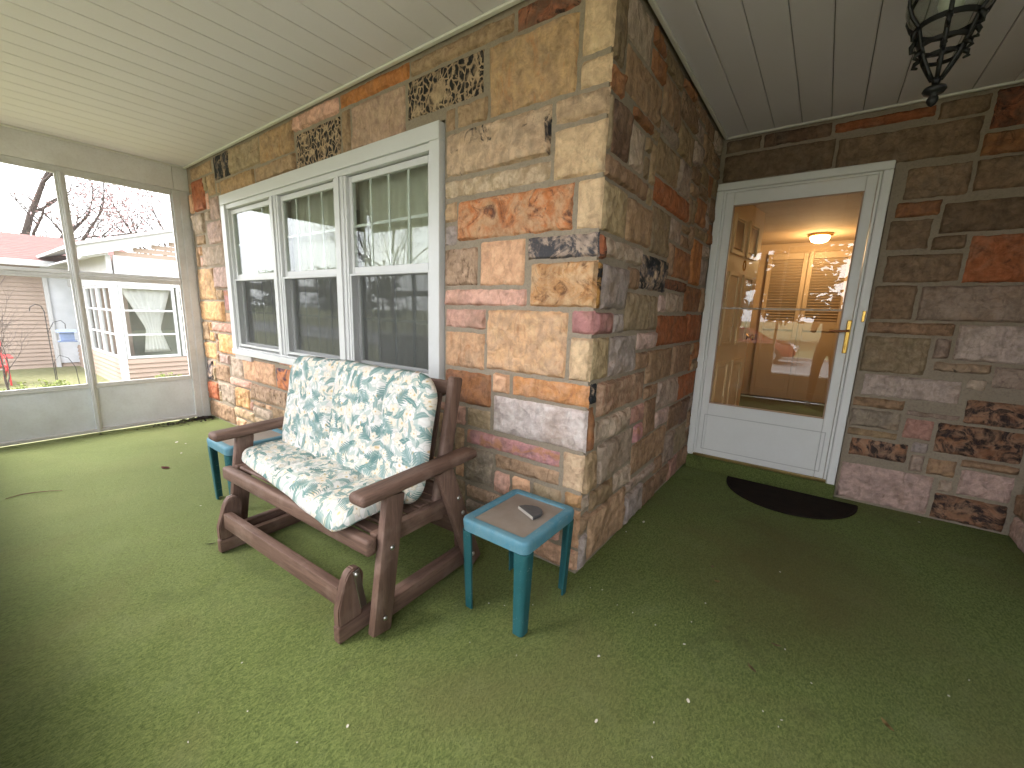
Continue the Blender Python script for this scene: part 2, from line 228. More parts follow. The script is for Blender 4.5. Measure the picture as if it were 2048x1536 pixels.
RIGHTW = '''0.950 1.278 0.006 0.138 browntan|1.286 1.598 0.006 0.138 graytan|1.606 1.962 0.006 0.138 pinkgray|0.950 1.418 0.146 0.238 olive|1.426 1.638 0.146 0.278 brown|1.646 1.962 0.146 0.278 brown|0.950 1.218 0.246 0.318 graytan|1.226 1.418 0.246 0.378 brown|1.426 1.962 0.286 0.438 browntan|0.950 1.218 0.326 0.438 pinkgray|1.226 1.418 0.386 0.458 pinkgray|0.950 1.218 0.446 0.538 olive|1.426 1.798 0.446 0.518 brown|1.806 1.962 0.446 0.598 brown|1.226 1.418 0.466 0.538 pinkgray|1.426 1.598 0.526 0.718 graytan|1.606 1.798 0.526 0.678 browntan|0.950 1.418 0.546 0.658 graytan|1.806 1.962 0.606 0.778 olive|0.950 1.198 0.666 0.838 pinkgray|1.206 1.418 0.666 0.838 olive|1.606 1.798 0.686 0.758 pinkgray|1.426 1.598 0.726 0.918 browntan|1.606 1.798 0.766 0.858 olive|1.806 1.962 0.786 0.918 olive|0.950 1.418 0.846 0.918 pinkgray|1.606 1.798 0.866 1.038 brown|0.950 1.158 0.926 1.078 browntan|1.166 1.398 0.926 1.018 brown|1.406 1.598 0.926 1.078 pinkgray|1.806 1.962 0.926 1.018 brown|1.166 1.398 1.026 1.198 olive|1.806 1.962 1.026 1.178 graytan|1.606 1.798 1.046 1.118 olive|0.950 1.158 1.086 1.238 graytan|1.406 1.598 1.086 1.258 pinkgray|1.606 1.798 1.126 1.218 pinkgray|1.806 1.962 1.186 1.338 browntan|1.166 1.398 1.206 1.318 olive|1.606 1.798 1.226 1.358 browntan|0.950 1.158 1.246 1.338 brown|1.406 1.598 1.266 1.458 pinkgray|1.166 1.398 1.326 1.478 olive|0.950 1.158 1.346 1.478 olive|1.806 1.962 1.346 1.418 browntan|1.606 1.798 1.366 1.458 pinkgray|1.806 1.962 1.426 1.558 olive|1.406 1.698 1.466 1.638 browntan|1.706 1.798 1.466 1.638 brown|0.950 1.258 1.486 1.658 graytan|1.266 1.398 1.486 1.598 brown|1.806 1.962 1.566 1.678 browntan|1.266 1.398 1.606 1.678 pinkgray|1.406 1.798 1.646 1.778 graytan|0.950 1.258 1.666 1.838 graytan|1.266 1.398 1.686 1.838 pinkgray|1.806 1.962 1.686 1.838 brown|1.406 1.578 1.786 1.898 pinkgray|1.586 1.798 1.786 1.918 pinkgray|0.950 1.258 1.846 1.998 graytan|1.266 1.398 1.846 1.918 olive|1.806 1.962 1.846 1.938 pinkgray|1.406 1.578 1.906 2.018 browntan|1.266 1.398 1.926 2.058 browntan|1.586 1.798 1.926 2.078 pinkgray|1.806 1.962 1.946 2.118 olive|0.950 1.258 2.006 2.078 graytan|1.406 1.578 2.026 2.178 pinkgray|1.266 1.398 2.066 2.238 olive|0.950 1.258 2.086 2.258 brown|1.586 1.798 2.086 2.238 olive|1.806 1.962 2.126 2.318 brown|1.406 1.578 2.186 2.318 browntan|1.266 1.398 2.246 2.418 browntan|1.586 1.798 2.246 2.462 olive|0.950 1.258 2.266 2.482 browntan|1.406 1.578 2.326 2.482 graytan|1.806 1.962 2.326 2.482 olive|1.266 1.398 2.426 2.482 olive'''
RETURNW = '''1.805 2.241 0.006 0.138 brown|2.249 2.605 0.006 0.078 graytan|2.249 2.481 0.086 0.158 tan|2.489 2.605 0.086 0.158 brown|1.805 2.001 0.146 0.258 tan|2.009 2.241 0.146 0.318 browntan|2.249 2.481 0.166 0.278 pinkgray|2.489 2.605 0.166 0.238 tan|2.489 2.605 0.246 0.438 graytan|1.805 2.001 0.266 0.418 pinkgray|2.249 2.481 0.286 0.398 graytan|2.009 2.241 0.326 0.498 graytan|2.249 2.481 0.406 0.538 olive|1.805 2.001 0.426 0.578 olive|2.489 2.605 0.446 0.538 brown|2.009 2.241 0.506 0.618 graytan|2.249 2.605 0.546 0.638 graytan|1.805 2.001 0.586 0.678 browntan|2.009 2.241 0.626 0.818 brown|2.249 2.605 0.646 0.778 graytan|1.805 2.001 0.686 0.858 brown|2.249 2.501 0.786 0.898 browntan|2.509 2.605 0.786 0.858 olive|2.009 2.241 0.826 1.018 brown|1.805 2.001 0.866 1.038 pinkgray|2.509 2.605 0.866 1.018 tan|2.249 2.501 0.906 0.998 graytan|2.249 2.501 1.006 1.138 graytan|2.009 2.241 1.026 1.098 graytan|2.509 2.605 1.026 1.138 graytan|1.805 2.001 1.046 1.158 olive|2.009 2.241 1.106 1.298 graytan|2.249 2.481 1.146 1.218 tan|2.489 2.605 1.146 1.258 graytan|1.805 2.001 1.166 1.258 olive|2.249 2.481 1.226 1.398 brown|1.805 2.001 1.266 1.338 tan|2.489 2.605 1.266 1.358 brown|2.009 2.241 1.306 1.438 graytan|1.805 2.001 1.346 1.518 olive|2.489 2.605 1.366 1.478 browntan|2.249 2.481 1.406 1.478 tan|2.009 2.241 1.446 1.618 browntan|2.249 2.605 1.486 1.618 browntan|1.805 2.001 1.526 1.678 pinkgray|2.009 2.461 1.626 1.818 browntan|2.469 2.605 1.626 1.798 pinkgray|1.805 2.001 1.686 1.858 brown|2.469 2.605 1.806 1.898 pinkgray|2.009 2.341 1.826 1.898 pinkgray|2.349 2.461 1.826 1.958 graytan|1.805 2.001 1.866 1.978 graytan|2.009 2.341 1.906 2.018 brown|2.469 2.605 1.906 1.978 brown|2.349 2.461 1.966 2.058 pinkgray|1.805 2.001 1.986 2.158 brown|2.469 2.605 1.986 2.118 olive|2.009 2.341 2.026 2.138 olive|2.349 2.461 2.066 2.218 olive|2.469 2.605 2.126 2.238 tan|2.009 2.341 2.146 2.338 brown|1.805 2.001 2.166 2.278 graytan|2.349 2.461 2.226 2.398 graytan|2.469 2.605 2.246 2.338 pinkgray|1.805 2.001 2.286 2.418 graytan|2.009 2.341 2.346 2.418 graytan|2.469 2.605 2.346 2.482 brown|2.349 2.461 2.406 2.482 olive|1.805 2.201 2.426 2.482 browntan|2.209 2.341 2.426 2.482 tan'''

# kind: two ground tones, stain colour, stain amount, pattern
ST = {
 'tan': ((.36, .26, .15), (.28, .20, .12), (.20, .13, .07), .30, ''), 'buff': ((.52, .39, .23), (.44, .33, .20), (.36, .25, .14), .15, ''),
 'buffdark': ((.42, .32, .20), (.33, .25, .16), (.06, .05, .05), .45, ''), 'cream': ((.50, .41, .28), (.36, .28, .17), (.25, .18, .10), .35, 'streak'),
 'white': ((.56, .51, .45), (.48, .42, .36), (.30, .22, .15), .14, ''), 'graylight': ((.40, .34, .28), (.33, .28, .22), (.24, .15, .09), .2, ''),
 'rust': ((.42, .27, .15), (.42, .15, .05), (.11, .05, .04), .42, 'swirl'), 'rustdark': ((.10, .055, .035), (.26, .09, .04), (.02, .018, .018), .5, 'swirl'),
 'rustblack': ((.22, .11, .055), (.28, .18, .11), (.022, .018, .022), .72, 'swirl'), 'roughrust': ((.33, .23, .15), (.24, .15, .09), (.20, .06, .02), .5, 'streak'),
 'tanorange': ((.38, .26, .13), (.30, .21, .12), (.46, .19, .06), .45, 'streak'), 'vein': ((.34, .26, .16), (.26, .20, .13), (.016, .015, .018), .80, 'vein'),
 'patch': ((.40, .30, .19), (.31, .24, .16), (.018, .018, .024), .26, 'patch'), 'gray': ((.31, .27, .23), (.25, .22, .185), (.14, .12, .10), .3, ''),
 'navy': ((.34, .27, .20), (.28, .23, .18), (.060, .057, .066), .66, 'patch'), 'speckle': ((.44, .32, .21), (.34, .24, .15), (.12, .06, .03), .5, 'speckle'),
 'peach': ((.55, .34, .20), (.48, .29, .17), (.30, .12, .06), .2, ''), 'gold': ((.52, .36, .20), (.47, .24, .09), (.17, .07, .03), .46, 'swirl'),
 'goldblack': ((.40, .22, .06), (.30, .15, .04), (.015, .015, .017), .55, 'patch'), 'pink': ((.52, .32, .23), (.44, .27, .20), (.34, .16, .10), .25, 'streak'),
 'streak': ((.50, .32, .18), (.42, .27, .15), (.44, .17, .05), .5, 'streak'), 'streakbig': ((.54, .34, .18), (.48, .33, .20), (.45, .18, .07), .38, 'streak'),
 'rose': ((.33, .165, .145), (.28, .14, .125), (.20, .09, .08), .3, ''), 'orangebrown': ((.27, .12, .045), (.21, .10, .05), (.10, .045, .02), .35, 'streak'),
 'orangepeach': ((.52, .29, .15), (.55, .24, .08), (.40, .14, .06), .35, 'swirl'), 'olive': ((.30, .24, .15), (.24, .19, .11), (.15, .11, .06), .25, ''),
 'mauve': ((.38, .20, .18), (.32, .18, .17), (.46, .19, .09), .4, 'patch'), 'olivegray': ((.27, .23, .16), (.22, .19, .14), (.14, .11, .07), .3, ''),
 'tandark': ((.32, .22, .13), (.26, .18, .11), (.14, .08, .045), .35, 'streak'), 'swirl': ((.52, .40, .25), (.44, .32, .20), (.25, .09, .04), .3, 'swirl'),
 'peachdark': ((.42, .27, .17), (.36, .23, .14), (.20, .07, .03), .3, 'speckle'), 'orange': ((.38, .155, .035), (.32, .125, .035), (.22, .07, .02), .35, ''),
 'tanpink': ((.38, .28, .19), (.33, .23, .17), (.26, .16, .10), .25, 'streak'), 'black': ((.33, .25, .16), (.05, .05, .055), (.018, .02, .024), .72, 'patch'),
 'red': ((.36, .12, .05), (.30, .10, .05), (.20, .07, .04), .3, ''), 'pinkgray': ((.42, .31, .25), (.34, .26, .21), (.26, .17, .12), .3, 'streak'),
 'graytan': ((.37, .30, .22), (.30, .25, .18), (.20, .14, .09), .28, 'streak'), 'orangetan': ((.44, .28, .13), (.38, .23, .11), (.32, .14, .05), .3, ''),
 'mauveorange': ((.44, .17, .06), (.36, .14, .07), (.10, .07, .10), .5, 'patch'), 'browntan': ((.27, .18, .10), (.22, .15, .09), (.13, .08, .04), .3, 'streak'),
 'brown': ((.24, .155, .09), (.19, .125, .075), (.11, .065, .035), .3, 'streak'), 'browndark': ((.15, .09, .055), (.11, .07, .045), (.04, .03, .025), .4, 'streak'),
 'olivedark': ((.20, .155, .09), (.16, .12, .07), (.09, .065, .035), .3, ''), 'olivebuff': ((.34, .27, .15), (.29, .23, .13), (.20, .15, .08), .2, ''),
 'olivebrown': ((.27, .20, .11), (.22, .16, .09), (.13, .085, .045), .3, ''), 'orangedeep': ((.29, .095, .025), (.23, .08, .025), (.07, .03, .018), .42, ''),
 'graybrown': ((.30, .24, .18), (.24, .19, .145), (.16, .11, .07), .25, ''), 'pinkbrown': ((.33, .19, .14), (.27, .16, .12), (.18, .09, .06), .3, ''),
 'umbershade': ((.185, .130, .078), (.150, .108, .066), (.09, .06, .035), .3, ''), 'umberpaleshade': ((.25, .20, .15), (.21, .165, .12), (.14, .10, .06), .25, ''),  # umber kinds: dim light on the upper door wall put into the stone colour
 'tanwood': ((.36, .25, .15), (.28, .19, .11), (.20, .12, .07), .4, 'streak'),
}
def vivid(c):
    m = sum(c) / 3; return tuple(max(.01, min(.72, (m + (x - m) * 1.25) * 1.17 * q)) for x, q in zip(c, (1.06, .985, 1.09)))
def stone_mat(key):
    c1, c2, c3, amt, pat = ST[key]; c1, c2 = vivid(c1), vivid(c2); k = NT('stone_' + key); v = k.coord('Object')
    vs = k.vmath('MULTIPLY', v, (1.0, 1.0, 0.32))                      # bedding grain
    big = k.noise(v, 5.5, 5, 0.6, 0.6).outputs['Fac']; mid = k.noise(v, 22, 6, 0.65, 0.4).outputs['Fac']; fine = k.noise(v, 150, 4, 0.7).outputs['Fac']
    strk = k.noise(vs, 34, 6, 0.68, 0.8).outputs['Fac']
    oi = k.n('ShaderNodeObjectInfo'); rnd = oi.outputs['Random']
    blot = k.noise(v, 9, 6, 0.62, 1.3).outputs['Fac']
    c = k.mix(k.ramp(blot, 0.40, 0.60), c1, c2)
    c = k.mix(k.math('MULTIPLY', k.ramp(big, 0.50, 0.66), 0.42), c, (.34, .19, .10))                    # iron staining
    c = k.mix(k.math('MULTIPLY', k.ramp(k.noise(v, 4.2, 5, 0.6, 1.0).outputs['Fac'], 0.54, 0.70), 0.34), c, (.19, .160, .13))   # grey weathering
    c = k.mix(k.math('MULTIPLY', k.ramp(mid, 0.50, 0.70), 0.60), c, tuple(x * 0.55 for x in c2))
    c = k.mix(k.math('MULTIPLY', k.ramp(mid, 0.30, 0.50, (1, 1, 1), (0, 0, 0)), 0.6), c, tuple(min(.8, x * 1.25 + .02) for x in c1))
    th = 0.68 - 0.30 * amt
    if pat == 'vein':
        vo = k.vor(k.vmath('ADD', k.vmath('MULTIPLY', v, (1, 1, .62)), k.vmath('SCALE', k.noise(v, 14, 3).outputs['Color'], 0.05)), 34, 'DISTANCE_TO_EDGE').outputs['Distance']
        m = k.math('MULTIPLY', k.ramp(vo, 0.05, 0.14), k.ramp(k.noise(v, 9, 4, 0.6, 0.5).outputs['Fac'], 0.34, 0.46)); m = k.math('MULTIPLY', m, k.ramp(mid, 0.30, 0.42))
    elif pat == 'patch':
        m = k.ramp(k.noise(v, 7.5, 5, 0.62, 0.9).outputs['Fac'], th - .02, th + .05)
        m = k.math('MULTIPLY', m, k.ramp(mid, 0.30, 0.46))
    elif pat == 'speckle':
        m = k.ramp(k.noise(vs, 48, 4, 0.62, 0.9).outputs['Fac'], th, th + .12); m = k.math('MULTIPLY', m, k.ramp(big, 0.34, 0.55))
    elif pat == 'swirl':
        m = k.ramp(k.noise(v, 9, 6, 0.66, 2.2).outputs['Fac'], th - .02, th + .10); m = k.math('MULTIPLY', m, k.ramp(strk, 0.22, 0.55))
    elif pat == 'streak':
        m = k.ramp(k.noise(vs, 20, 6, 0.66, 1.2).outputs['Fac'], th, th + .16)
    else:
        m = k.ramp(k.noise(v, 10, 6, 0.65, 0.8).outputs['Fac'], th + .02, th + .22)
    c = k.mix(m, c, c3)
    c = k.mix(k.math('MULTIPLY', k.ramp(strk, 0.52, 0.68), 0.45), c, tuple(x * 0.5 for x in c2))
    c = k.mix(k.math('MULTIPLY', k.ramp(fine, 0.52, 0.75), 0.25), c, tuple(x * 0.45 for x in c2))
    hsv = k.n('ShaderNodeHueSaturation'); hsv.inputs['Saturation'].default_value = 0.89; k.set(hsv.inputs['Value'], k.math('ADD', 0.84, k.math('MULTIPLY', rnd, 0.34))); k.l(c, hsv.inputs['Color']); c = hsv.outputs[0]
    chis = k.vor(k.vmath('ADD', v, k.vmath('SCALE', k.noise(v, 18, 3).outputs['Color'], 0.04)), 17).outputs['Distance']
    hgt = k.math('ADD', k.math('MULTIPLY', chis, 1.5), k.math('MULTIPLY', mid, 0.9)); hgt = k.math('ADD', hgt, k.math('MULTIPLY', mid, 0.2), k.math('ADD', k.math('MULTIPLY', strk, 0.9), k.math('MULTIPLY', fine, 0.35)))
    k.set(k.b.inputs['Specular IOR Level'], 0.25)
    return k.fin(c, 0.86, k.bump(hgt, 1.0, 0.011))
STM = {}
def smat(key):
    if key not in STM: STM[key] = stone_mat(key)
    return STM[key]
def mortar_mat():
    k = NT('mortar'); v = k.coord('Object', rnd=False); a = k.noise(v, 3, 5).outputs['Fac']; b = k.noise(v, 90, 4, .7).outputs['Fac']
    c = k.mix(a, (.27, .215, .155), (.34, .28, .215)); c = k.mix(k.math('MULTIPLY', k.ramp(b, .45, .7), .4), c, (.16, .125, .09))
    return k.fin(c, .92, k.bump(k.math('ADD', b, k.noise(v, 25, 3).outputs['Fac']), .8, .006))
MORTAR = mortar_mat()
MORT_D = 0.015                                         # joints lie this far behind the mean stone face
def stone_mesh(w, h, key, seed):
    rs = random.Random(seed); sv = Vector((rs.uniform(0, 90), rs.uniform(0, 90), rs.uniform(0, 90)))
    rough = {'white': .35, 'buff': .5, 'rose': .5, 'orange': .5, 'gold': .7, 'peach': .6, 'olivebuff': .35, 'roughrust': 1.9, 'cream': 1.7, 'graytan': 1.5, 'pink': 1.2, 'streak': 1.3, 'streakbig': 1.2}.get(key, 1.0)
    base = rs.uniform(-.004, .006)
    ex = min(.010, w * .2); ez = min(.010, h * .2)
    nx = max(4, min(24, round(w / .021))); nz = max(4, min(16, round(h / .021)))
    us = [0, ex] + [ex + (w - 2 * ex) * i / nx for i in range(1, nx)] + [w - ex, w]
    vs = [0, ez] + [ez + (h - 2 * ez) * i / nz for i in range(1, nz)] + [h - ez, h]
    NX, NZ = len(us), len(vs); verts = []; faces = []; smooth = []
    tilt = (rs.uniform(-.02, .02), rs.uniform(-.03, .03)); amp = .0085
    def edge(t, q): return amp * (noise.noise(Vector((t * 13, q * 7.7, 0)) + sv) + .55 * noise.noise(Vector((t * 37, q * 9.1, 3)) + sv)) * min(1.3, .6 + .5 * rough)
    for j, z in enumerate(vs):
        for i, x in enumerate(us):
            bx = x; bz = z; fx = x / w; fz = z / h
            inl = max(0, 1 - x / .05); inr = max(0, 1 - (w - x) / .05); inb = max(0, 1 - z / .05); int_ = max(0, 1 - (h - z) / .05)
            bx += inl * (abs(edge(z, 1)) + .001) - inr * (abs(edge(z, 2)) + .001); bz += inb * (abs(edge(x, 3)) + .001) - int_ * (abs(edge(x, 4)) + .001)
            p = Vector((x * 7, z * 7, 0)) + sv
            n = noise.noise(p) * .006 + noise.noise(p * 2.7) * .0048 + noise.noise(p * 7) * .0026
            st = noise.noise(p * .55 + Vector((5, 5, 5))); ter = -.0085 if st > .16 else (.0055 if st < -.22 else 0)
            y = base + rough * (n + ter) + tilt[0] * (x - w / 2) + tilt[1] * (z - h / 2)
            rim = i in (0, NX - 1) or j in (0, NZ - 1)
            if rim: y = -MORT_D - .003
            elif i in (1, NX - 2) or j in (1, NZ - 2): y -= .0035 + .004 * abs(noise.noise(p * 3.1)) * rough
            if not rim: y = max(y, -MORT_D + .0045)
            verts.append((bx - w / 2, y, bz - h / 2))
    for j in range(NZ - 1):
        for i in range(NX - 1):
            faces.append((j * NX + i, j * NX + i + 1, (j + 1) * NX + i + 1, (j + 1) * NX + i)); smooth.append(not (i in (0, NX - 2) or j in (0, NZ - 2)))
    return verts, faces, smooth
def lay_stones(table, parent, to_world, seed0):
    for q, row in enumerate(table.split('|')):
        a, b, c, d, key = row.split(); a, b, c, d = map(float, (a, b, c, d))
        vv, ff, sm = stone_mesh(b - a, d - c, key, seed0 + q * 17)
        ctr = Vector(to_world((a + b) / 2, 0, (c + d) / 2)); me = bpy.data.meshes.new('stone')
        me.from_pydata([tuple(Vector(to_world((a + b) / 2 + x, n, (c + d) / 2 + z)) - ctr) for x, n, z in vv], [], ff); me.update()
        bm = bmesh.new(); bm.from_mesh(me); bmesh.ops.recalc_face_normals(bm, faces=bm.faces)
        out = Vector(to_world(0, 1, 0)) - Vector(to_world(0, 0, 0))
        if sum((f.normal.dot(out) * f.calc_area() for f in bm.faces)) < 0: bmesh.ops.reverse_faces(bm, faces=bm.faces)
        bm.to_mesh(me); bm.free()
        me.polygons.foreach_set('use_smooth', sm); me.materials.append(smat(key))
        o = new_obj('stone', me, parent); o.location = ctr - root_loc(parent)

WT = 0.26
fw = thing('front_wall', 'tan and orange stone wall with the triple window behind the glider', 'wall', (-2.2, .1, 0))
MB().box(LX - .3, -3.655, MORT_D, WT, -.6, H + .02).box(-.89, -MORT_D, MORT_D, WT, -.6, H + .02).box(-3.655, -.89, MORT_D, WT, -.6, .73).box(-3.655, -.89, MORT_D, WT, 2.149, H + .02).build('mortar', MORTAR, fw)
lay_stones(FRONT, fw, lambda h, n, z: (h, -n, z), 100)
sw = thing('side_wall', 'shaded stone wall running from the corner back to the storm door', 'wall', (-.12, 1, 0))
MB().box(-WT, -MORT_D, WT + .002, DY + .3, -.6, H + .02).build('mortar', MORTAR, sw)
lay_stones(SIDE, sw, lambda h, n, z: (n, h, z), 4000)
dw = thing('door_wall', 'dim olive and brown stone wall to the right of the storm door', 'wall', (1.2, DY + .1, 0))
MB().box(.985, RX + .3, DY + MORT_D, DY + WT, -.6, H + .02).box(-MORT_D + .002, .985, DY + MORT_D, DY + WT, 2.19, H + .02).build('mortar', MORTAR, dw)
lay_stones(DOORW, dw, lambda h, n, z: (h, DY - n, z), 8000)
rw = thing('entrance_side_wall', 'sliver of stone wall at the lower right edge beside the door wall', 'wall', (RX + .15, 1, 0))
MB().box(RX + MORT_D, RX2 + .1, .945, DY + MORT_D - .002, -.6, H + .02).build('mortar', MORTAR, rw)
lay_stones(RETURNW, rw, lambda h, n, z: (h, .945 - MORT_D - n, z), 16000)
lay_stones(RIGHTW, rw, lambda h, n, z: (RX - n, h, z), 12000)

# ------------------------------------------------------------------ porch floor, ceiling, roof
def turf_mat():
    k = NT('green_turf_carpet'); v = k.coord('Object', rnd=False)
    nap = k.noise(k.vmath('MULTIPLY', v, (1.0, .55, 1)), 420, 3, .7, .6).outputs['Fac']; tuft = k.noise(k.vmath('MULTIPLY', v, (1.0, .5, 1)), 150, 4, .65, .5).outputs['Fac']
    big = k.noise(v, 1.1, 5, .6, .8).outputs['Fac']; mid = k.noise(v, 4.5, 5, .62, .6).outputs['Fac']
    c = k.mix(k.ramp(tuft, .38, .62), (.052, .076, .010), (.178, .218, .056))
    c = k.mix(k.math('MULTIPLY', k.ramp(nap, .35, .7), .5), c, (.20, .235, .078))
    c = k.mix(k.math('MULTIPLY', k.ramp(big, .46, .70), .55), c, (.165, .140, .055))          # trodden, browner ground
    c = k.mix(k.math('MULTIPLY', k.ramp(mid, .54, .80), .38), c, (.215, .240, .105))           # worn pale fibres
    c = k.mix(k.math('MULTIPLY', k.ramp(k.noise(v, 2.6, 4, .6, 1.2).outputs['Fac'], .60, .76), .45), c, (.050, .055, .018))
    sx = k.n('ShaderNodeSeparateXYZ'); k.l(v, sx.inputs[0]); dirt = k.noise(v, 3.2, 5, .6, .8).outputs['Fac']  # last noise frays the edges of the two masks below
    pale_left = k.math('MULTIPLY', k.ramp(k.math('ADD', k.math('MULTIPLY', sx.outputs[0], -.30), k.math('MULTIPLY', dirt, .5)), .45, 1.35), .55)   # paler towards the left screens
    c = k.mix(pale_left, c, (.235, .265, .115))
    d = k.vmath('LENGTH', k.vmath('MULTIPLY', k.vmath('SUBTRACT', v, (.78, .75, 0)), (1.1, .8, 1)))                                             # browner oval patch on the entrance floor
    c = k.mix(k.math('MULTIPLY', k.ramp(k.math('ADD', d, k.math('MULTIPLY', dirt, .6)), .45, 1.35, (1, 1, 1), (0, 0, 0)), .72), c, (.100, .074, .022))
    k.set(k.b.inputs['Sheen Weight'], .10); k.set(k.b.inputs['Sheen Roughness'], .6); k.b.inputs['Sheen Tint'].default_value = (.7, .9, .5, 1)
    return k.fin(c, .95, k.bump(k.math('ADD', k.math('MULTIPLY', tuft, 1.0), k.math('MULTIPLY', nap, .6)), 1.0, .012), spec=.15)
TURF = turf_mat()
b = bmesh.new(); nxg, nyg = 150, 96
fx0, fx1, fy0, fy1 = LX - .02, RX2 + .02, FY, DY + .02
gv = []
for j in range(nyg + 1):
    for i in range(nxg + 1):
        x = fx0 + (fx1 - fx0) * i / nxg; y = fy0 + (fy1 - fy0) * j / nyg
        z = .004 * noise.noise(Vector((x * 1.3, y * 1.3, 0))) + .0022 * noise.noise(Vector((x * 5, y * 5, 4))) - .0035
        gv.append(b.verts.new((x, y, z)))
for j in range(nyg):
    for i in range(nxg): b.faces.new((gv[j * (nxg + 1) + i], gv[j * (nxg + 1) + i + 1], gv[(j + 1) * (nxg + 1) + i + 1], gv[(j + 1) * (nxg + 1) + i]))
mb = MB(); mb.bm = b
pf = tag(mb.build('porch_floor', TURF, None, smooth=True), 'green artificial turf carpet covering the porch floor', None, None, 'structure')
slab = MB().box(fx0 - .1, fx1, fy0 - .1, fy1, -.6, -.03).build('slab', paint('concrete', (.30, .29, .27), .9, .2), pf)
MB().box(.004, .984, 1.925, DY + .06, -.02, .096, .014, 3).build('door_step', TURF, pf, angle=40)

SOFFIT = paint('soffit_vinyl', (.66, .62, .64), .55, .05, 1.2, (.48, .44, .38), .12)
TRIMW = paint('soffit_trim', (.66, .64, .57), .5, .06, 2)
ceil = new_obj('porch_ceiling', None); ceil.location = (0, 0, H); tag(ceil, 'cream vinyl board ceiling with narrow grooves over the porch', None, None, 'structure')
def board_mesh(L):
    m = MB().box(.0015, .1535, 0, L, 0, .014, .0045, 2); me = bpy.data.meshes.new('ceiling_board'); m.bm.to_mesh(me); m.bm.free(); me.materials.append(SOFFIT); return me
short, long_ = board_mesh(-FY + .02), board_mesh(DY - FY + .01)
nleft = int((-.002 - LX) / .155) + 1
for i in range(nleft):
    o = new_obj('ceiling_board', short, ceil); o.location = (-.152 - .155 * i - .0, FY - .015, .002)
for i in range(17):
    o = new_obj('ceiling_board', long_, ceil); o.location = (.003 + .155 * i, FY - .015, .002)
MB().box(LX - .3, RX2 + .3, FY - .6, DY + 6, H + .022, H + .22).build('porch_roof', paint('roof_deck', (.2, .18, .15), .8), ceil)
MB().box(LX + .02, -.002, -.028, -.004, H - .012, H + .001, .003).box(.006, .026, .0, DY - .004, H - .012, H + .001, .003).box(.028, RX - .004, DY - .026, DY - .006, H - .012, H + .001, .003).box(LX + .021, LX + .04, FY + .05, -.03, H - .012, H + .001, .003).build('edge_trim', TRIMW, ceil)

# ------------------------------------------------------------------ screen walls
ALU = paint('painted_aluminium', (.60, .59, .58), .45, .16, 5, (.36, .34, .31), .1)
PANEL = paint('kick_panel', (.66, .68, .71), .5, .14, 4, (.40, .39, .38), .1)
BEAM = paint('painted_beam', (.70, .68, .66), .6, .2, 2.5, (.45, .41, .36), .2)
def mesh_screen(name, col, trans):
    k = NT(name); tr = k.n('ShaderNodeBsdfTransparent'); df = k.n('ShaderNodeBsdfDiffuse'); df.inputs[0].default_value = rgba(col)
    mx = k.n('ShaderNodeMixShader'); mx.inputs[0].default_value = trans; k.l(df.outputs[0], mx.inputs[1]); k.l(tr.outputs[0], mx.inputs[2]); k.l(mx.outputs[0], k.out.inputs[0]); return k.m
SCREEN = mesh_screen('insect_screen', (.42, .40, .40), .91)
ZK, ZM, ZT = .43, 1.41, 2.25
def screen_wall(root, axis, plane, a0, posts, a1, inward, ZK=ZK):
    """posts: centres along the wall; inward: +1/-1 direction of the porch side"""
    def bx(mb, s0, s1, d0, d1, z0, z1, bev=.003):
        lo, hi = sorted((plane - inward * d0, plane - inward * d1))
        return mb.box(s0, s1, lo, hi, z0, z1, bev) if axis == 'x' else mb.box(lo, hi, s0, s1, z0, z1, bev)
    edges = [a0] + posts + [a1]
    bx(MB(), a0 - .02, a1 + .02, .0, .10, ZT + .03, H - .001, .004).build('top_beam', BEAM, root)
    bx(bx(MB(), a0, a1, .012, .05, ZT - .012, ZT + .029), a0, a1, .002, .05, .006, .034).build('head_and_sill_rail', ALU, root)
    for p in posts: bx(bx(MB(), p - .018, p + .018, .0, .055, .004, ZT - .013), p - .006, p + .006, -.008, -.0005, .01, ZT - .014, .002).build('post', ALU, root)
    for i in range(len(edges) - 1):
        s0 = edges[i] + (.019 if i else .001); s1 = edges[i + 1] - (.019 if i < len(edges) - 2 else .001)
        bx(MB(), s0, s1, .022, .030, .035, ZK - .012, .0).build('kick_panel', PANEL, root)
        bx(MB(), s0, s1, .010, .045, ZK - .012, ZK + .014).build('lower_rail', ALU, root)
        bx(bx(MB(), s0, s1, .008, .045, ZM - .020, ZM + .004), s0, s1, .002, .04, ZM + .006, ZM + .022).build('middle_rail', ALU, root)
        for z0, z1 in ((ZK + .014, ZM - .02), (ZM + .022, ZT - .012))[ZK > 1.2:]:
            fr = MB(); t = .014
            bx(fr, s0, s0 + t, .012, .034, z0, z1, .002); bx(fr, s1 - t, s1, .012, .034, z0, z1, .002); bx(fr, s0 + t, s1 - t, .012, .034, z0, z0 + t, .002); bx(fr, s0 + t, s1 - t, .012, .034, z1 - t, z1, .002)
            fo = fr.build('screen_frame', ALU, root)
            bx(MB(), s0 + t, s1 - t, .024, .0246, z0 + t, z1 - t, 0).build('screen_mesh', SCREEN, fo)
    return root
ls = thing('screen_wall', 'grey framed porch screen wall at the left with white kick panels', 'screen wall', (LX, -1, 0))
screen_wall(ls, 'y', LX, FY + .06, [-1.655, -.888], -.13, 1)
MB().box(LX - .10, LX, -.108, .018, ZT + .03, H - .001, .004).build('beam_end', BEAM, ls)
cp = MB().box(LX - .055, LX - .001, -.129, .018, .004, ZT + .028, .004).box(LX - .0005, LX + .010, -.070, -.004, .004, ZT + .026, .003).build('corner_post', ALU, ls)
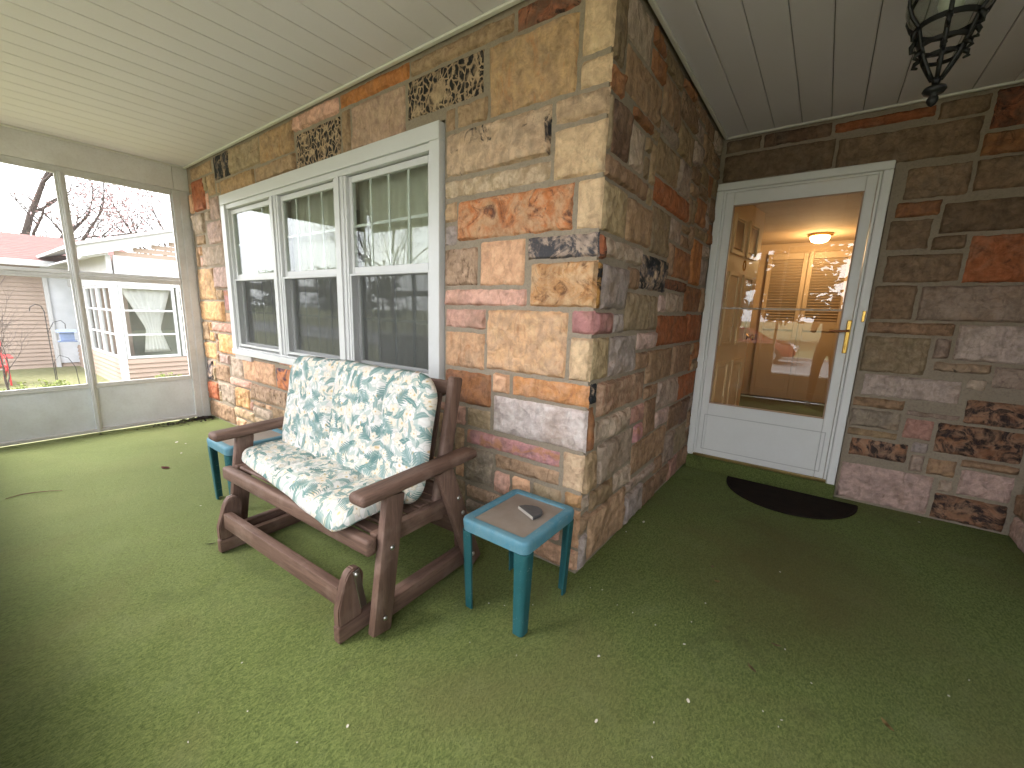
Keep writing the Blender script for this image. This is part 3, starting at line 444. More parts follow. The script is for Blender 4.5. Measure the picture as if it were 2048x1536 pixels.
for z in (.14, .62, 1.02, 1.55, 2.0):
    q = MB().lathe([(0, 0), (.004, 0), (.0035, .002), (0, .003)], (0, 0, 0), 8); bmesh.ops.transform(q.bm, matrix=Matrix.Translation((LX + .0105, -.035, z)) @ Matrix.Rotation(pi / 2, 4, 'Y'), verts=q.bm.verts); q.build('screw', ALU, cp)
fs = thing('screen_wall', 'grey framed porch screen wall facing the street, reflected in the window', 'screen wall', (-1.7, FY, 0))
screen_wall(fs, 'x', FY, LX + .02, [-3.65, -2.88, -2.11, -1.34, -.57], .2, 1, .82)
MB().box(.17, .205, FY - .06, FY, .004, ZT + .028, .003).build('door_jamb', ALU, fs)
MB().box(1.225, 1.26, FY - .06, FY, .004, ZT + .028, .003).build('door_jamb', ALU, fs)
MB().box(.205, 1.225, FY - .10, FY, ZT + .03, H - .001, .004).build('top_beam', BEAM, fs)
MB().box(.206, 1.224, FY - .04, FY - .02, .006, .40, .003).build('floor_shade_panel', PANEL, fs)  # unseen low panel added to keep doorway light off the near carpet
screen_wall(fs, 'x', FY, 1.262, [1.93], RX2 - .02, 1, .82)  # screens of the added extension, opened to light the entrance walls
rs_ = thing('added_end_wall', 'unseen end wall added to close the widened porch on the right', 'wall', (RX2, -.5, 0))  # added with the extension; solid so less light enters from the right
MB().box(RX2, RX2 + .06, FY + .06, .943, .004, H - .001, .003).build('solid_panel', PANEL, rs_)

# ------------------------------------------------------------------ triple window
WHITE = paint('white_vinyl', (.60, .60, .595), .38, .04, 3, None, .05)
GREYW = paint('white_vinyl_shadow_line', (.55, .54, .53), .4, .05)
def glass_mat(name, f0=.05, tint=(1, 1, 1), rough=0.0):
    k = NT(name); tr = k.n('ShaderNodeBsdfTransparent'); tr.inputs[0].default_value = rgba(tint); gl = k.n('ShaderNodeBsdfGlossy'); gl.inputs['Roughness'].default_value = rough
    ge = k.n('ShaderNodeNewGeometry'); cs = k.math('ABSOLUTE', k.vmath('DOT_PRODUCT', ge.outputs['Incoming'], ge.outputs['Normal']))
    fr = k.math('ADD', f0, k.math('MULTIPLY', 1 - f0, k.math('POWER', k.math('SUBTRACT', 1.0, cs), 5.0)))
    v = k.coord('Object', rnd=False); k.l(k.bump(k.noise(v, 2.2, 2).outputs['Fac'], .03, .01), gl.inputs['Normal'])
    mx = k.n('ShaderNodeMixShader'); k.l(fr, mx.inputs[0]); k.l(tr.outputs[0], mx.inputs[1]); k.l(gl.outputs[0], mx.inputs[2]); k.l(mx.outputs[0], k.out.inputs[0]); return k.m
WGLASS = glass_mat('double_glazing', .055, (.93, .96, .93)); SGLASS = glass_mat('storm_glass', .058, (.97, .98, .97))
FLY = mesh_screen('window_fly_screen', (.17, .17, .165), .78)
wi = thing('window', 'white triple double-hung window above the floral glider cushion', 'window', (-2.27, .02, .74))
X0, X1, Z0, Z1 = -3.644, -.899, .7416, 2.1375
MB().box(X0, X1, -.022, .05, 2.055, Z1, .004).box(X0, -3.56, -.021, .05, .80, 2.054, .004).box(-.972, X1, -.021, .05, .80, 2.054, .004).box(X0, X1, -.030, .05, .748, .799, .004).build('casing', WHITE, wi)
MB().box(-3.56, -.972, -.008, .05, 2.018, 2.054, .003).box(-3.559, -.973, -.012, .05, .80, .812, .002).build('inner_casing', WHITE, wi)
MB().box(-3.63, -3.30, -.012, .03, .700, .746, .003).build('flashing', paint('aged_flashing', (.52, .47, .44), .5), wi)
for xm in (-2.71, -1.82):
    MB().box(xm - .046, xm + .046, -.006, .06, .813, 2.017, .004).box(xm - .012, xm + .012, -.016, -.0065, .813, 2.017, .003).build('mullion', WHITE, wi)
for u0, u1 in ((-3.559, -2.757), (-2.663, -1.867), (-1.773, -.973)):
    MB().box(u0, u0 + .022, .0, .075, .813, 2.017, .002).box(u1 - .022, u1, .0, .075, .813, 2.017, .002).build('jamb', WHITE, wi)
    g0, g1 = u0 + .023, u1 - .023
    for nm, y, z0, z1, bot, top in (('upper_sash', .022, 1.425, 2.012, .040, .036), ('lower_sash', .052, .816, 1.446, .045, .036)):
        s = MB().box(g0, g0 + .03, y, y + .026, z0, z1, .003).box(g1 - .03, g1, y, y + .026, z0, z1, .003).box(g0 + .031, g1 - .031, y, y + .026, z0, z0 + bot, .003).box(g0 + .031, g1 - .031, y, y + .026, z1 - top, z1, .003).build(nm, WHITE, wi)
        MB().box(g0 + .028, g1 - .028, y + .008, y + .012, z0 + bot - .004, z1 - top + .004).build('pane', WGLASS, s)
        mu = [g0 + .03 + (g1 - g0 - .06) * q / 4 for q in (1, 2, 3)]; zc = (z0 + bot + z1 - top) / 2
        for xq in mu: MB().box(xq - .008, xq + .008, y + .014, y + .019, z0 + bot, z1 - top).build('muntin', WHITE, s)
        MB().box(g0 + .031, g1 - .031, y + .0195, y + .0240, zc - .008, zc + .008).build('muntin', WHITE, s)
    f = MB().box(g0, g0 + .014, .004, .016, .826, 1.424, .002).box(g1 - .014, g1, .004, .016, .826, 1.424, .002).box(g0 + .0145, g1 - .0145, .004, .016, .826, .846, .002).box(g0 + .0145, g1 - .0145, .004, .016, 1.411, 1.424, .002).build('fly_screen_frame', WHITE, wi)
    MB().box(g0 + .0145, g1 - .0145, .0095, .0101, .8465, 1.4105).build('fly_screen_mesh', FLY, f)
# room behind the window and its curtains
ROOMW = paint('living_room_paint', (.55, .50, .42), .8)
lr = thing('living_room', 'dim living room behind the curtained window', None, (-2.3, 1.0, 0), None, 'structure')
MB().box(LX - .3, -WT - .002, 1.78, 1.88, .0, 2.44).box(LX - .3, LX - .2, WT + .002, 1.78, 0, 2.44).box(LX - .3, -WT - .002, WT + .002, 1.88, 2.441, 2.49).box(LX - .3, -WT - .002, WT + .002, 1.88, -.06, -.001).build('room_shell', ROOMW, lr)
k = NT('sheer_curtain'); v = k.coord('Object'); nn = k.noise(v, 300, 2).outputs['Fac']
CURT = k.fin(k.mix(k.ramp(nn, .3, .7), (.80, .78, .67), (.86, .84, .75)), .9, k.bump(nn, .3, .001)); k.b.inputs['Transmission Weight'].default_value = 0
def curtain(x0, x1, z0, z1, y, seed, label):
    r = random.Random(seed); m = MB(); n = int((x1 - x0) / .006); rows = [z0, (z0 + z1) / 2, z1]; fr = []
    for z in rows:
        line = []
        for i in range(n + 1):
            x = x0 + (x1 - x0) * i / n
            yy = y + .005 * sin(x * 62 + 2 * noise.noise(Vector((x * 5, seed, z * .6)))) + .010 * noise.noise(Vector((x * 9, z, seed)))
            line.append(m.bm.verts.new((x, yy, z)))
        fr.append(line)
    for a in range(len(rows) - 1):
        for i in range(n): m.bm.faces.new((fr[a][i], fr[a][i + 1], fr[a + 1][i + 1], fr[a + 1][i]))
    geom = bmesh.ops.solidify(m.bm, geom=m.bm.faces[:], thickness=.0015)
    return single(m, 'curtain', CURT, label, 'curtain', 'curtains inside the triple window', None, (x0 / 2 + x1 / 2, y, z0), smooth=True)
curtain(-3.62, -2.74, .3, 2.2, .125, 1, 'pale pleated curtain inside the left third of the window')
curtain(-2.70, -1.84, .3, 2.2, .125, 2, 'pale pleated curtain inside the middle third of the window')
curtain(-1.80, -.90, .3, 2.2, .125, 3, 'pale pleated curtain inside the right third of the window')

# ------------------------------------------------------------------ storm door and its frame
DOORW_M = paint('white_door_paint', (.78, .775, .76), .42, .05, 4, (.55, .53, .49), .06)
BRASS = NT('polished_brass').fin((.72, .46, .12), .24, None, 1.0)
GOLDSILL = paint('gold_anodised_sill', (.34, .24, .09), .35, .25, 12); GOLDSILL.node_tree.nodes['Principled BSDF'].inputs['Metallic'].default_value = .7
sd = thing('storm_door', 'white storm door with a tall glass pane and brass handle', 'door', (.487, DY, .1))
d0, d1, zb, zt = -.004, .9785, .1017, 2.1817
MB().box(d0, d0 + .05, DY - .035, DY + .11, zb, zt - .051, .008).box(d1 - .05, d1, DY - .035, DY + .11, zb - .05, zt - .051, .008).box(d0, d1, DY - .036, DY + .11, zt - .05, zt, .008).build('outer_frame', DOORW_M, sd)
MB().box(d0 + .051, d0 + .066, DY - .018, DY + .06, zb, zt - .051, .003).box(d1 - .066, d1 - .051, DY - .018, DY + .06, zb, zt - .051, .003).box(d0 + .067, d1 - .067, DY - .018, DY + .06, zt - .066, zt - .051, .003).build('z_bar', DOORW_M, sd)
MB().box(d0 + .051, d1 - .051, DY - .03, DY + .08, zb - .004, zb + .016, .003).build('sill', GOLDSILL, sd)
a0, a1, b0, b1 = d0 + .069, d1 - .069, zb + .018, zt - .069
gx0, gx1, gz0, gz1 = .118, .856, .545, 2.025
slab_ = MB().box(a0, gx0, DY - .022, DY + .014, b0, b1, .004).box(gx1, a1, DY - .022, DY + .014, b0, b1, .004).box(gx0 + .001, gx1 - .001, DY - .022, DY + .014, gz1, b1, .004).box(gx0 + .001, gx1 - .001, DY - .022, DY + .014, b0, gz0, .004).build('door_frame', DOORW_M, sd)
MB().box(.098, .882, DY - .0265, DY - .0225, .165, .171, .001).box(.098, .882, DY - .0265, DY - .0225, .448, .454, .001).box(.098, .104, DY - .0265, DY - .0225, .1715, .4475, .001).box(.876, .882, DY - .0265, DY - .0225, .1715, .4475, .001).build('kick_panel_molding', GREYW, slab_)
BEAD = paint('glazing_bead', (.40, .27, .20), .5)
MB().box(gx0, gx0 + .008, DY - .021, DY - .002, gz0, gz1).box(gx1 - .008, gx1, DY - .021, DY - .002, gz0, gz1).box(gx0 + .0085, gx1 - .0085, DY - .021, DY - .002, gz0, gz0 + .008).box(gx0 + .0085, gx1 - .0085, DY - .021, DY - .002, gz1 - .008, gz1).build('glazing_bead', BEAD, slab_)
MB().box(gx0 + .006, gx1 - .006, DY - .010, DY - .006, gz0 + .006, 1.281).build('lower_pane', SGLASS, sd)
MB().box(gx0 + .006, gx1 - .006, DY - .016, DY - .012, 1.294, gz1 - .006).build('upper_pane', SGLASS, sd)
MB().box(gx0 + .0085, gx1 - .0085, DY - .0205, DY - .0035, 1.2815, 1.2935, .002).build('glass_rail', paint('glass_rail', (.55, .48, .42), .4), sd)
hp = MB().box(.886, .912, DY - .033, DY - .0225, 1.005, 1.225, .005).build('handle_plate', BRASS, sd)
MB().tube([(.899, DY - .03, 1.155), (.899, DY - .062, 1.155), (.885, DY - .070, 1.154), (.84, DY - .070, 1.150), (.80, DY - .066, 1.154)], [.009, .008, .008, .0075, .006], 10).build('lever', NT('bronze_lever').fin((.30, .12, .05), .35, None, .8), hp)
MB().box(.8955, .9025, DY - .040, DY - .0335, 1.035, 1.065, .002).build('lock', BRASS, hp)
MB().box(.955, .972, DY - .046, DY - .0355, 1.215, 1.285, .003).build('strike_plate', BRASS, sd)

# ------------------------------------------------------------------ foyer seen through the glass
FZ, FC, FB = .125, 2.22, 5.35
FW = paint('foyer_wall_paint', (.46, .36, .26), .75); FCE = paint('foyer_ceiling_paint', (.46, .36, .26), .8); FFL = paint('foyer_dark_carpet', (.045, .038, .034), .95, .3, 30)
fo = thing('foyer', 'warm lit hall behind the storm door', None, (.5, 4, FZ), None, 'structure')
MB().box(-.6, -.5, DY + .31, FB + .1, FZ, FC + .05).box(-.5, d0 - .001, DY + .265, DY + .36, FZ, FC).box(d1 + .02, 1.55, DY + .265, DY + .36, FZ, FC).box(-.5, 1.55, FB, FB + .1, FZ, FC + .05).build('hall_walls', FW, fo)
MB().box(1.55, 1.65, DY + .265, FB + .1, FZ, FC + .05).build('hall_side_wall', paint('hall_bounce_cream', (.78, .68, .52), .7), fo)  # unseen wall painted pale to bounce lamp light onto the open door
MB().box(-.6, 1.65, DY + .265, FB, FC, FC + .05).box(-.0, d1 + .02, DY + .112, DY + .264, 2.185, 2.19).build('hall_ceiling', FCE, fo)
MB().box(-.6, 1.65, DY + .06, FB, FZ - .05, FZ).build('hall_floor', FFL, fo)
CREAM = paint('cream_door_paint', (.82, .60, .34), .45, .04)
ang = radians(81.5); hx, hy = .075, DY + .13
ux, uy = cos(ang), sin(ang); nx_, ny_ = uy, -ux                        # along the leaf; towards +x face
fd = thing('front_door', 'cream panelled front door standing open inside the hall', 'door', (hx, hy, FZ))
def dpt(s, t, z): return (hx + ux * s + nx_ * t, hy + uy * s + ny_ * t, FZ + z)
def dbox(s0, s1, t0, t1, z0, z1, bev=.003):
    m = MB(); m.box(s0, s1, t0, t1, z0, z1, bev)
    M = Matrix(((ux, nx_, 0, hx), (uy, ny_, 0, hy), (0, 0, 1, FZ), (0, 0, 0, 1))); bmesh.ops.transform(m.bm, matrix=M, verts=m.bm.verts); return m
dbox(0, .88, -.042, 0, .012, 2.03).build('leaf', CREAM, fd)
DGL = paint('amber_door_light', (.22, .13, .07), .3)
for s0, s1 in ((.11, .38), (.48, .75)):
    for z0, z1, pm in ((1.60, 1.90, DGL), (.86, 1.46, CREAM), (.14, .72, CREAM)):
        f = dbox(s0, s0 + .03, .0005, .016, z0, z1)
        for q in ((s1 - .03, s1, z0, z1), (s0 + .031, s1 - .031, z0, z0 + .03), (s0 + .031, s1 - .031, z1 - .03, z1)): f.merge(dbox(q[0], q[1], .0005, .016, q[2], q[3]).bm)
        fr_ = f.build('panel_molding', CREAM, fd)
        dbox(s0 + .045, s1 - .045, .0005, .008, z0 + .045, z1 - .045).build('panel', pm, fr_)
kb = MB().lathe([(0, 0), (.03, 0), (.03, .006), (.012, .012), (.012, .035), (.028, .045), (.030, .058), (.018, .070), (0, .072)], (0, 0, 0), 14)
bmesh.ops.transform(kb.bm, matrix=Matrix(((0, 0, nx_, 0), (1, 0, ny_, 0), (0, 1, 0, 0), (0, 0, 0, 1))), verts=kb.bm.verts); bmesh.ops.translate(kb.bm, vec=Vector(dpt(.80, .001, .92)), verts=kb.bm.verts); kb.build('knob', BRASS, fd, smooth=True)
q = MB().tube([dpt(.43 + .03 * sin(t), .018, 1.53 + .04 * cos(t)) for t in [i * 2 * pi / 12 for i in range(13)]], .006, 6); q.build('knocker', BRASS, fd)
# louvred closet doors at the end of the hall
LOUV = paint('louvre_door_paint', (.44, .36, .28), .5, .04)
px = .03
for i in range(3):
    x0, x1 = px + i * .46, px + i * .46 + .45
    ld = thing('louvred_door', ['leftmost louvred closet door at the end of the hall', 'second louvred closet door from the left in the hall', 'third louvred closet door from the left in the hall', 'rightmost louvred closet door at the end of the hall'][i], 'door', ((x0 + x1) / 2, FB - .03, FZ), 'louvred closet doors')
    y0, y1 = FB - .045, FB - .010
    MB().box(x0, x0 + .05, y0, y1, FZ + .01, 2.09, .003).box(x1 - .05, x1, y0, y1, FZ + .01, 2.09, .003).box(x0 + .051, x1 - .051, y0, y1, 2.01, 2.09, .003).box(x0 + .051, x1 - .051, y0, y1, 1.08, 1.20, .003).box(x0 + .051, x1 - .051, y0, y1, FZ + .01, FZ + .12, .003).build('door_frame', LOUV, ld)
    MB().box(x0 + .051, x1 - .051, y0 + .012, y1 - .008, FZ + .121, 1.079).build('lower_panel', LOUV, ld)
    z = 1.215
    lm = None
    while z < 2.0:
        if lm is None:
            lm = MB().bar((x0 + .051, 0, 0), (x1 - .051, 0, 0), .034, .006, Vector((0, .75, .66)), .001, 1)
            me = bpy.data.meshes.new('slat'); bmesh.ops.translate(lm.bm, vec=(-(x0 + x1) / 2, 0, 0), verts=lm.bm.verts); lm.bm.to_mesh(me); lm.bm.free(); me.materials.append(LOUV); lm = me
        o = new_obj('slat', lm, ld); o.location = (0, (y0 + y1) / 2 - (FB - .03), z - FZ); z += .0365
# hall ceiling lamp
LPX, LPY = .585, 4.72
lamp = thing('hall_ceiling_lamp', 'lit dome lamp on the hall ceiling seen through the door glass', 'lamp', (LPX, LPY, FC))
MB().lathe([(.0, -.001), (.125, -.001), (.125, -.022), (.10, -.030), (.0, -.030)], (LPX, LPY, FC), 28).build('lamp_base', BRASS, lamp, smooth=True)
k = NT('lit_glass_dome'); k.b.inputs['Emission Color'].default_value = (1, .62, .25, 1); k.b.inputs['Emission Strength'].default_value = 5.0; DOME = k.fin((.9, .8, .6), .4)
MB().lathe([(.098, -.031), (.096, -.055), (.080, -.085), (.045, -.102), (0, -.108)], (LPX, LPY, FC), 28).build('glass_dome', DOME, lamp, smooth=True)
pl = bpy.data.lights.new('bulb_light', 'POINT'); pl.energy = 4.2; pl.color = (1, .60, .26); pl.shadow_soft_size = .12
plo = bpy.data.objects.new('bulb_light', pl); COL.objects.link(plo); plo.parent = lamp; plo.location = (0, 0, -.26)

# ------------------------------------------------------------------ glider bench
def wood_mat(name, axis):
    k = NT(name); sc = [26, 26, 26]; sc['xyz'.index(axis)] = 2.2
    v = k.coord('Object'); vg = k.vmath('MULTIPLY', v, tuple(sc))
    g = k.noise(vg, 1.0, 6, .65, .7).outputs['Fac']; fg = k.noise(vg, 5.0, 4, .7).outputs['Fac']; big = k.noise(v, 6, 4, .6).outputs['Fac']
    c = k.mix(k.ramp(g, .32, .70), (.088, .050, .037), (.188, .114, .086))
    c = k.mix(k.math('MULTIPLY', k.ramp(fg, .5, .72), .5), c, (.055, .028, .022))
    c = k.mix(k.math('MULTIPLY', k.ramp(big, .52, .78), .55), c, (.30, .215, .175))
    return k.fin(c, .62, k.bump(k.math('ADD', g, k.math('MULTIPLY', fg, .6)), .45, .003), spec=.3)
WX, WY, WZ = (wood_mat('stained_wood_' + a, a) for a in 'xyz')
STEEL = NT('zinc_bolt').fin((.45, .44, .42), .35, None, 1.0)
GC = Vector((-.995, -.56, 0)); GROT = radians(2.2)
gl = thing('glider_bench', 'brown wooden glider bench under the window holding floral cushions', 'bench', GC)
def G(x, y, z): return (GC.x + x, GC.y + y, GC.z + z)
for s in (1, -1):
    MB().bar(G(s * .565, -.345, .566), G(s * .565, .275, .580), .044, .088, (1, 0, 0), .019, 4).build('armrest', WY, gl, angle=35)
    ap = MB().bar(G(s * .577, -.268, .016), G(s * .577, -.188, .546), .085, .036, (1, 0, 0), .007, 2).build('arm_post', WZ, gl, angle=40)
    rl = MB().bar(G(s * .577, .075, .556), G(s * .577, .29, .030), .085, .036, (1, 0, 0), .007, 2).build('rear_leg', WZ, gl, angle=40)
    MB().bar(G(s * .5395, -.262, .058), G(s * .5395, .285, .060), .075, .036, (1, 0, 0), .007, 2).build('side_rail', WY, gl, angle=40)
    MB().bar(G(s * .5395, -.258, .368), G(s * .5395, .190, .362), .068, .036, (1, 0, 0), .006, 2).build('seat_side_rail', WY, gl, angle=40)
    MB().bar(G(s * .5155, .095, .30), G(s * .5155, .222, .925), .072, .034, (1, 0, 0), .012, 3).build('back_post', WZ, gl, angle=40)
    MB().bar(G(s * .484, -.388, .034), G(s * .484, .375, .034), .066, .036, (1, 0, 0), .006, 2).build('floor_rail', WY, gl, angle=40)
    for nm, pts in (('front_hanger', [(-.385, .068), (-.288, .068), (-.272, .235), (-.29, .266), (-.318, .274), (-.34, .262), (-.352, .232), (-.385, .135)]), ('rear_hanger', [(.372, .068), (.275, .068), (.262, .21), (.28, .240), (.305, .246), (.325, .235), (.338, .205), (.372, .125)])):
        m = MB().prism([G(s * .484 - .018, y, z) for y, z in pts], (.036, 0, 0)); bmesh.ops.bevel(m.bm, geom=m.bm.edges[:], offset=.005, segments=2, affect='EDGES'); m.build(nm, WZ, gl, angle=40)
    for y0, z0, y1, z1 in ((-.312, .255, -.285, .115), (.300, .225, .272, .105)):
        MB().bar(G(s * .510, y0, z0 + .012), G(s * .510, y1, z1 - .012), .026, .004, (1, 0, 0), .001, 1).build('swing_link', STEEL, gl)
    for o_, y, z in ((ap, -.215, .345), (ap, -.256, .075), (rl, .155, .405), (rl, .185, .325), (rl, .262, .085)):
        q = MB().lathe([(0, .0), (.010, .0), (.010, .003), (.007, .006), (0, .0075)], (0, 0, 0), 10); bmesh.ops.transform(q.bm, matrix=Matrix.Translation(G(s * .5955, y, z)) @ Matrix.Rotation(s * pi / 2, 4, 'Y'), verts=q.bm.verts); q.build('bolt', STEEL, o_, smooth=True)
    q = MB().lathe([(0, .0), (.011, .0), (.011, .004), (.007, .007), (0, .0085)], (0, 0, 0), 10); bmesh.ops.transform(q.bm, matrix=Matrix.Translation(G(s * .503 + s * .0095, -.312, .252)) @ Matrix.Rotation(s * pi / 2, 4, 'Y'), verts=q.bm.verts); q.build('bolt', STEEL, gl, smooth=True)
MB().bar(G(-.577, -.286, .369), G(.577, -.286, .369), .066, .046, (0, 1, 0), .014, 3).build('seat_front_rail', WX, gl, angle=40)
for y, z, nm in ((-.345, .165, 'front_stretcher'), (.33, .15, 'rear_stretcher')):
    MB().bar(G(-.464, y, z), G(.464, y, z), .078, .038, (0, 1, 0), .006, 2).build(nm, WX, gl, angle=40)
for i in range(6): MB().bar(G(-.520, -.225 + i * .062, .392), G(.520, -.225 + i * .062, .392), .016, .048, (0, 1, 0), .004, 1).build('seat_slat', WX, gl)
for z, nm in ((.43, 'back_lower_rail'), (.875, 'back_upper_rail')):
    yy = .095 + (z - .30) / .625 * .127; MB().bar(G(-.497, yy, z), G(.497, yy, z), .06, .026, (0, 1, 0), .005, 2).build(nm, WX, gl)
for i in range(9):
    xx = -.42 + i * .105; MB().bar(G(xx, .128, .462), G(xx, .206, .845), .06, .014, (0, 1, 0), .003, 1).build('back_slat', WZ, gl)
gl.rotation_euler.z = GROT

# ------------------------------------------------------------------ floral cushion
def floral_mat():
    k = NT('floral_cotton'); tc = k.n('ShaderNodeTexCoord'); uv0 = k.vmath('SCALE', tc.outputs['UV'], 1.36)
    warp = k.noise(uv0, 9, 3, .6, 0, '2D').outputs['Color']
    uv = k.vmath('ADD', uv0, k.vmath('SCALE', k.vmath('SUBTRACT', warp, (.5, .5, .5)), .030))
    def cell(scale, off, rnd=.85):
        v = k.vmath('ADD', k.vmath('SCALE', uv, scale), off); vo = k.vor(v, 1.0, 'F1', '2D', rnd)
        d = k.vmath('SUBTRACT', v, vo.outputs['Position']); sp = k.n('ShaderNodeSeparateColor'); k.l(vo.outputs['Color'], sp.inputs[0])
        return d, sp.outputs[0], sp.outputs[1], sp.outputs[2]
    def rot(d, a):
        r = k.n('ShaderNodeVectorRotate', rotation_type='Z_AXIS'); k.l(d, r.inputs['Vector']); k.set(r.inputs['Angle'], a)
        s = k.n('ShaderNodeSeparateXYZ'); k.l(r.outputs[0], s.inputs[0]); return s.outputs[0], s.outputs[1]
    def soft(x, e=.03): return k.math('MULTIPLY', k.math('MINIMUM', k.math('MAXIMUM', x, 0.0), e), 1 / e)
    def leaf(scale, off, L, W, serr=0, freq=30, curve=.5):
        d, r, g, b_ = cell(scale, off); x, y = rot(d, k.math('MULTIPLY', r, 6.283))
        y = k.math('ADD', y, k.math('MULTIPLY', k.math('MULTIPLY', x, x), curve))
        xx = k.math('DIVIDE', x, L); body = k.math('MULTIPLY', k.math('SUBTRACT', 1.0, k.math('MULTIPLY', xx, xx)), W); ay = k.math('ABSOLUTE', y)
        if serr: body = k.math('MULTIPLY', body, k.math('ADD', 1 - serr, k.math('MULTIPLY', k.math('ABSOLUTE', k.math('SINE', k.math('ADD', k.math('MULTIPLY', x, freq), k.math('MULTIPLY', ay, -freq * .9)))), serr)))
        m = soft(k.math('SUBTRACT', body, ay)); rib = soft(k.math('SUBTRACT', .018, ay), .012)
        return m, k.math('MULTIPLY', m, rib), g, b_
    def flower(scale, off, R, petals=5):
        d, r, g, b_ = cell(scale, off); x, y = rot(d, k.math('MULTIPLY', r, 6.283)); rad = k.vmath('LENGTH', d); th = k.math('ARCTAN2', y, x)
        shape = k.math('MULTIPLY', k.math('ADD', .62, k.math('MULTIPLY', k.math('ABSOLUTE', k.math('COSINE', k.math('MULTIPLY', th, petals / 2))), .38)), R)
        m = soft(k.math('SUBTRACT', shape, rad), .04); edge = k.math('SUBTRACT', 1.0, soft(k.math('SUBTRACT', k.math('SUBTRACT', shape, .045), rad), .03)); ctr = soft(k.math('SUBTRACT', R * .26, rad), .05)
        return m, k.math('MULTIPLY', m, edge), k.math('MULTIPLY', m, ctr), g
    c = k.mix(k.ramp(k.noise(uv0, 14, 3, .6, .4, '2D').outputs['Fac'], .45, .62), (.70, .68, .65), (.62, .58, .55))
    st = k.vor(k.vmath('ADD', k.vmath('SCALE', uv, 15.0), (3.1, 7.7, 0)), 1.0, 'DISTANCE_TO_EDGE', '2D').outputs['Distance']
    c = k.mix(k.math('MULTIPLY', k.math('SUBTRACT', 1.0, soft(st, .045)), .55), c, (.22, .30, .28))
    def put(c, layer, c1, c2, op=1.0, ribc=None, thr=None):
        m, rib, g, b_ = layer
        if thr is not None: m = k.math('MULTIPLY', m, k.math('GREATER_THAN', b_, thr)); rib = k.math('MULTIPLY', rib, m)
        c = k.mix(k.math('MULTIPLY', m, op), c, k.mix(g, c1, c2))
        return k.mix(k.math('MULTIPLY', rib, .6), c, ribc or (.52, .54, .50))
    c = put(c, leaf(12.5, (11.3, 4.2, 0), .55, .20, 0, 0, .7), (.36, .44, .41), (.47, .51, .46), .75)
    c = put(c, leaf(10.5, (1.7, 9.4, 0), .60, .17, 0, 0, -.6), (.34, .43, .41), (.49, .51, .44), .8)
    f = flower(11.0, (5.5, 2.1, 0), .46)
    c = k.mix(f[0], c, k.mix(k.math('GREATER_THAN', f[3], .55), (.72, .69, .66), (.70, .62, .53))); c = k.mix(k.math('MULTIPLY', f[1], .5), c, (.36, .36, .31)); c = k.mix(f[2], c, (.60, .46, .26))
    c = put(c, leaf(9.0, (20.1, 31.5, 0), .62, .15, 0, 0, .5), (.075, .19, .18), (.26, .36, .34), .9, (.45, .52, .48), .25)
    c = put(c, leaf(7.6, (42.1, 13.5, 0), .66, .36, .78, 24, .35), (.075, .18, .17), (.20, .31, .30), .85, (.10, .2, .2), .35)
    f = flower(13.0, (15.5, 22.1, 0), .36)
    pk = k.math('GREATER_THAN', f[3], .45)
    c = k.mix(k.math('MULTIPLY', f[0], pk), c, k.mix(f[3], (.74, .71, .67), (.69, .63, .53))); c = k.mix(k.math('MULTIPLY', k.math('MULTIPLY', f[1], pk), .55), c, (.40, .34, .25)); c = k.mix(k.math('MULTIPLY', f[2], pk), c, (.58, .42, .22))
    c = put(c, leaf(15.0, (8.1, 50.5, 0), .52, .15, 0, 0, .6), (.085, .20, .19), (.30, .39, .35), .85, None, .5)
    weave = k.noise(uv0, 700, 2, .6, 0, '2D').outputs['Fac']
    return k.fin(c, .85, k.bump(k.math('ADD', weave, k.math('MULTIPLY', k.noise(uv0, 28, 4, .6, .5, '2D').outputs['Fac'], 3)), .35, .004), spec=.2)
FLORAL = floral_mat()
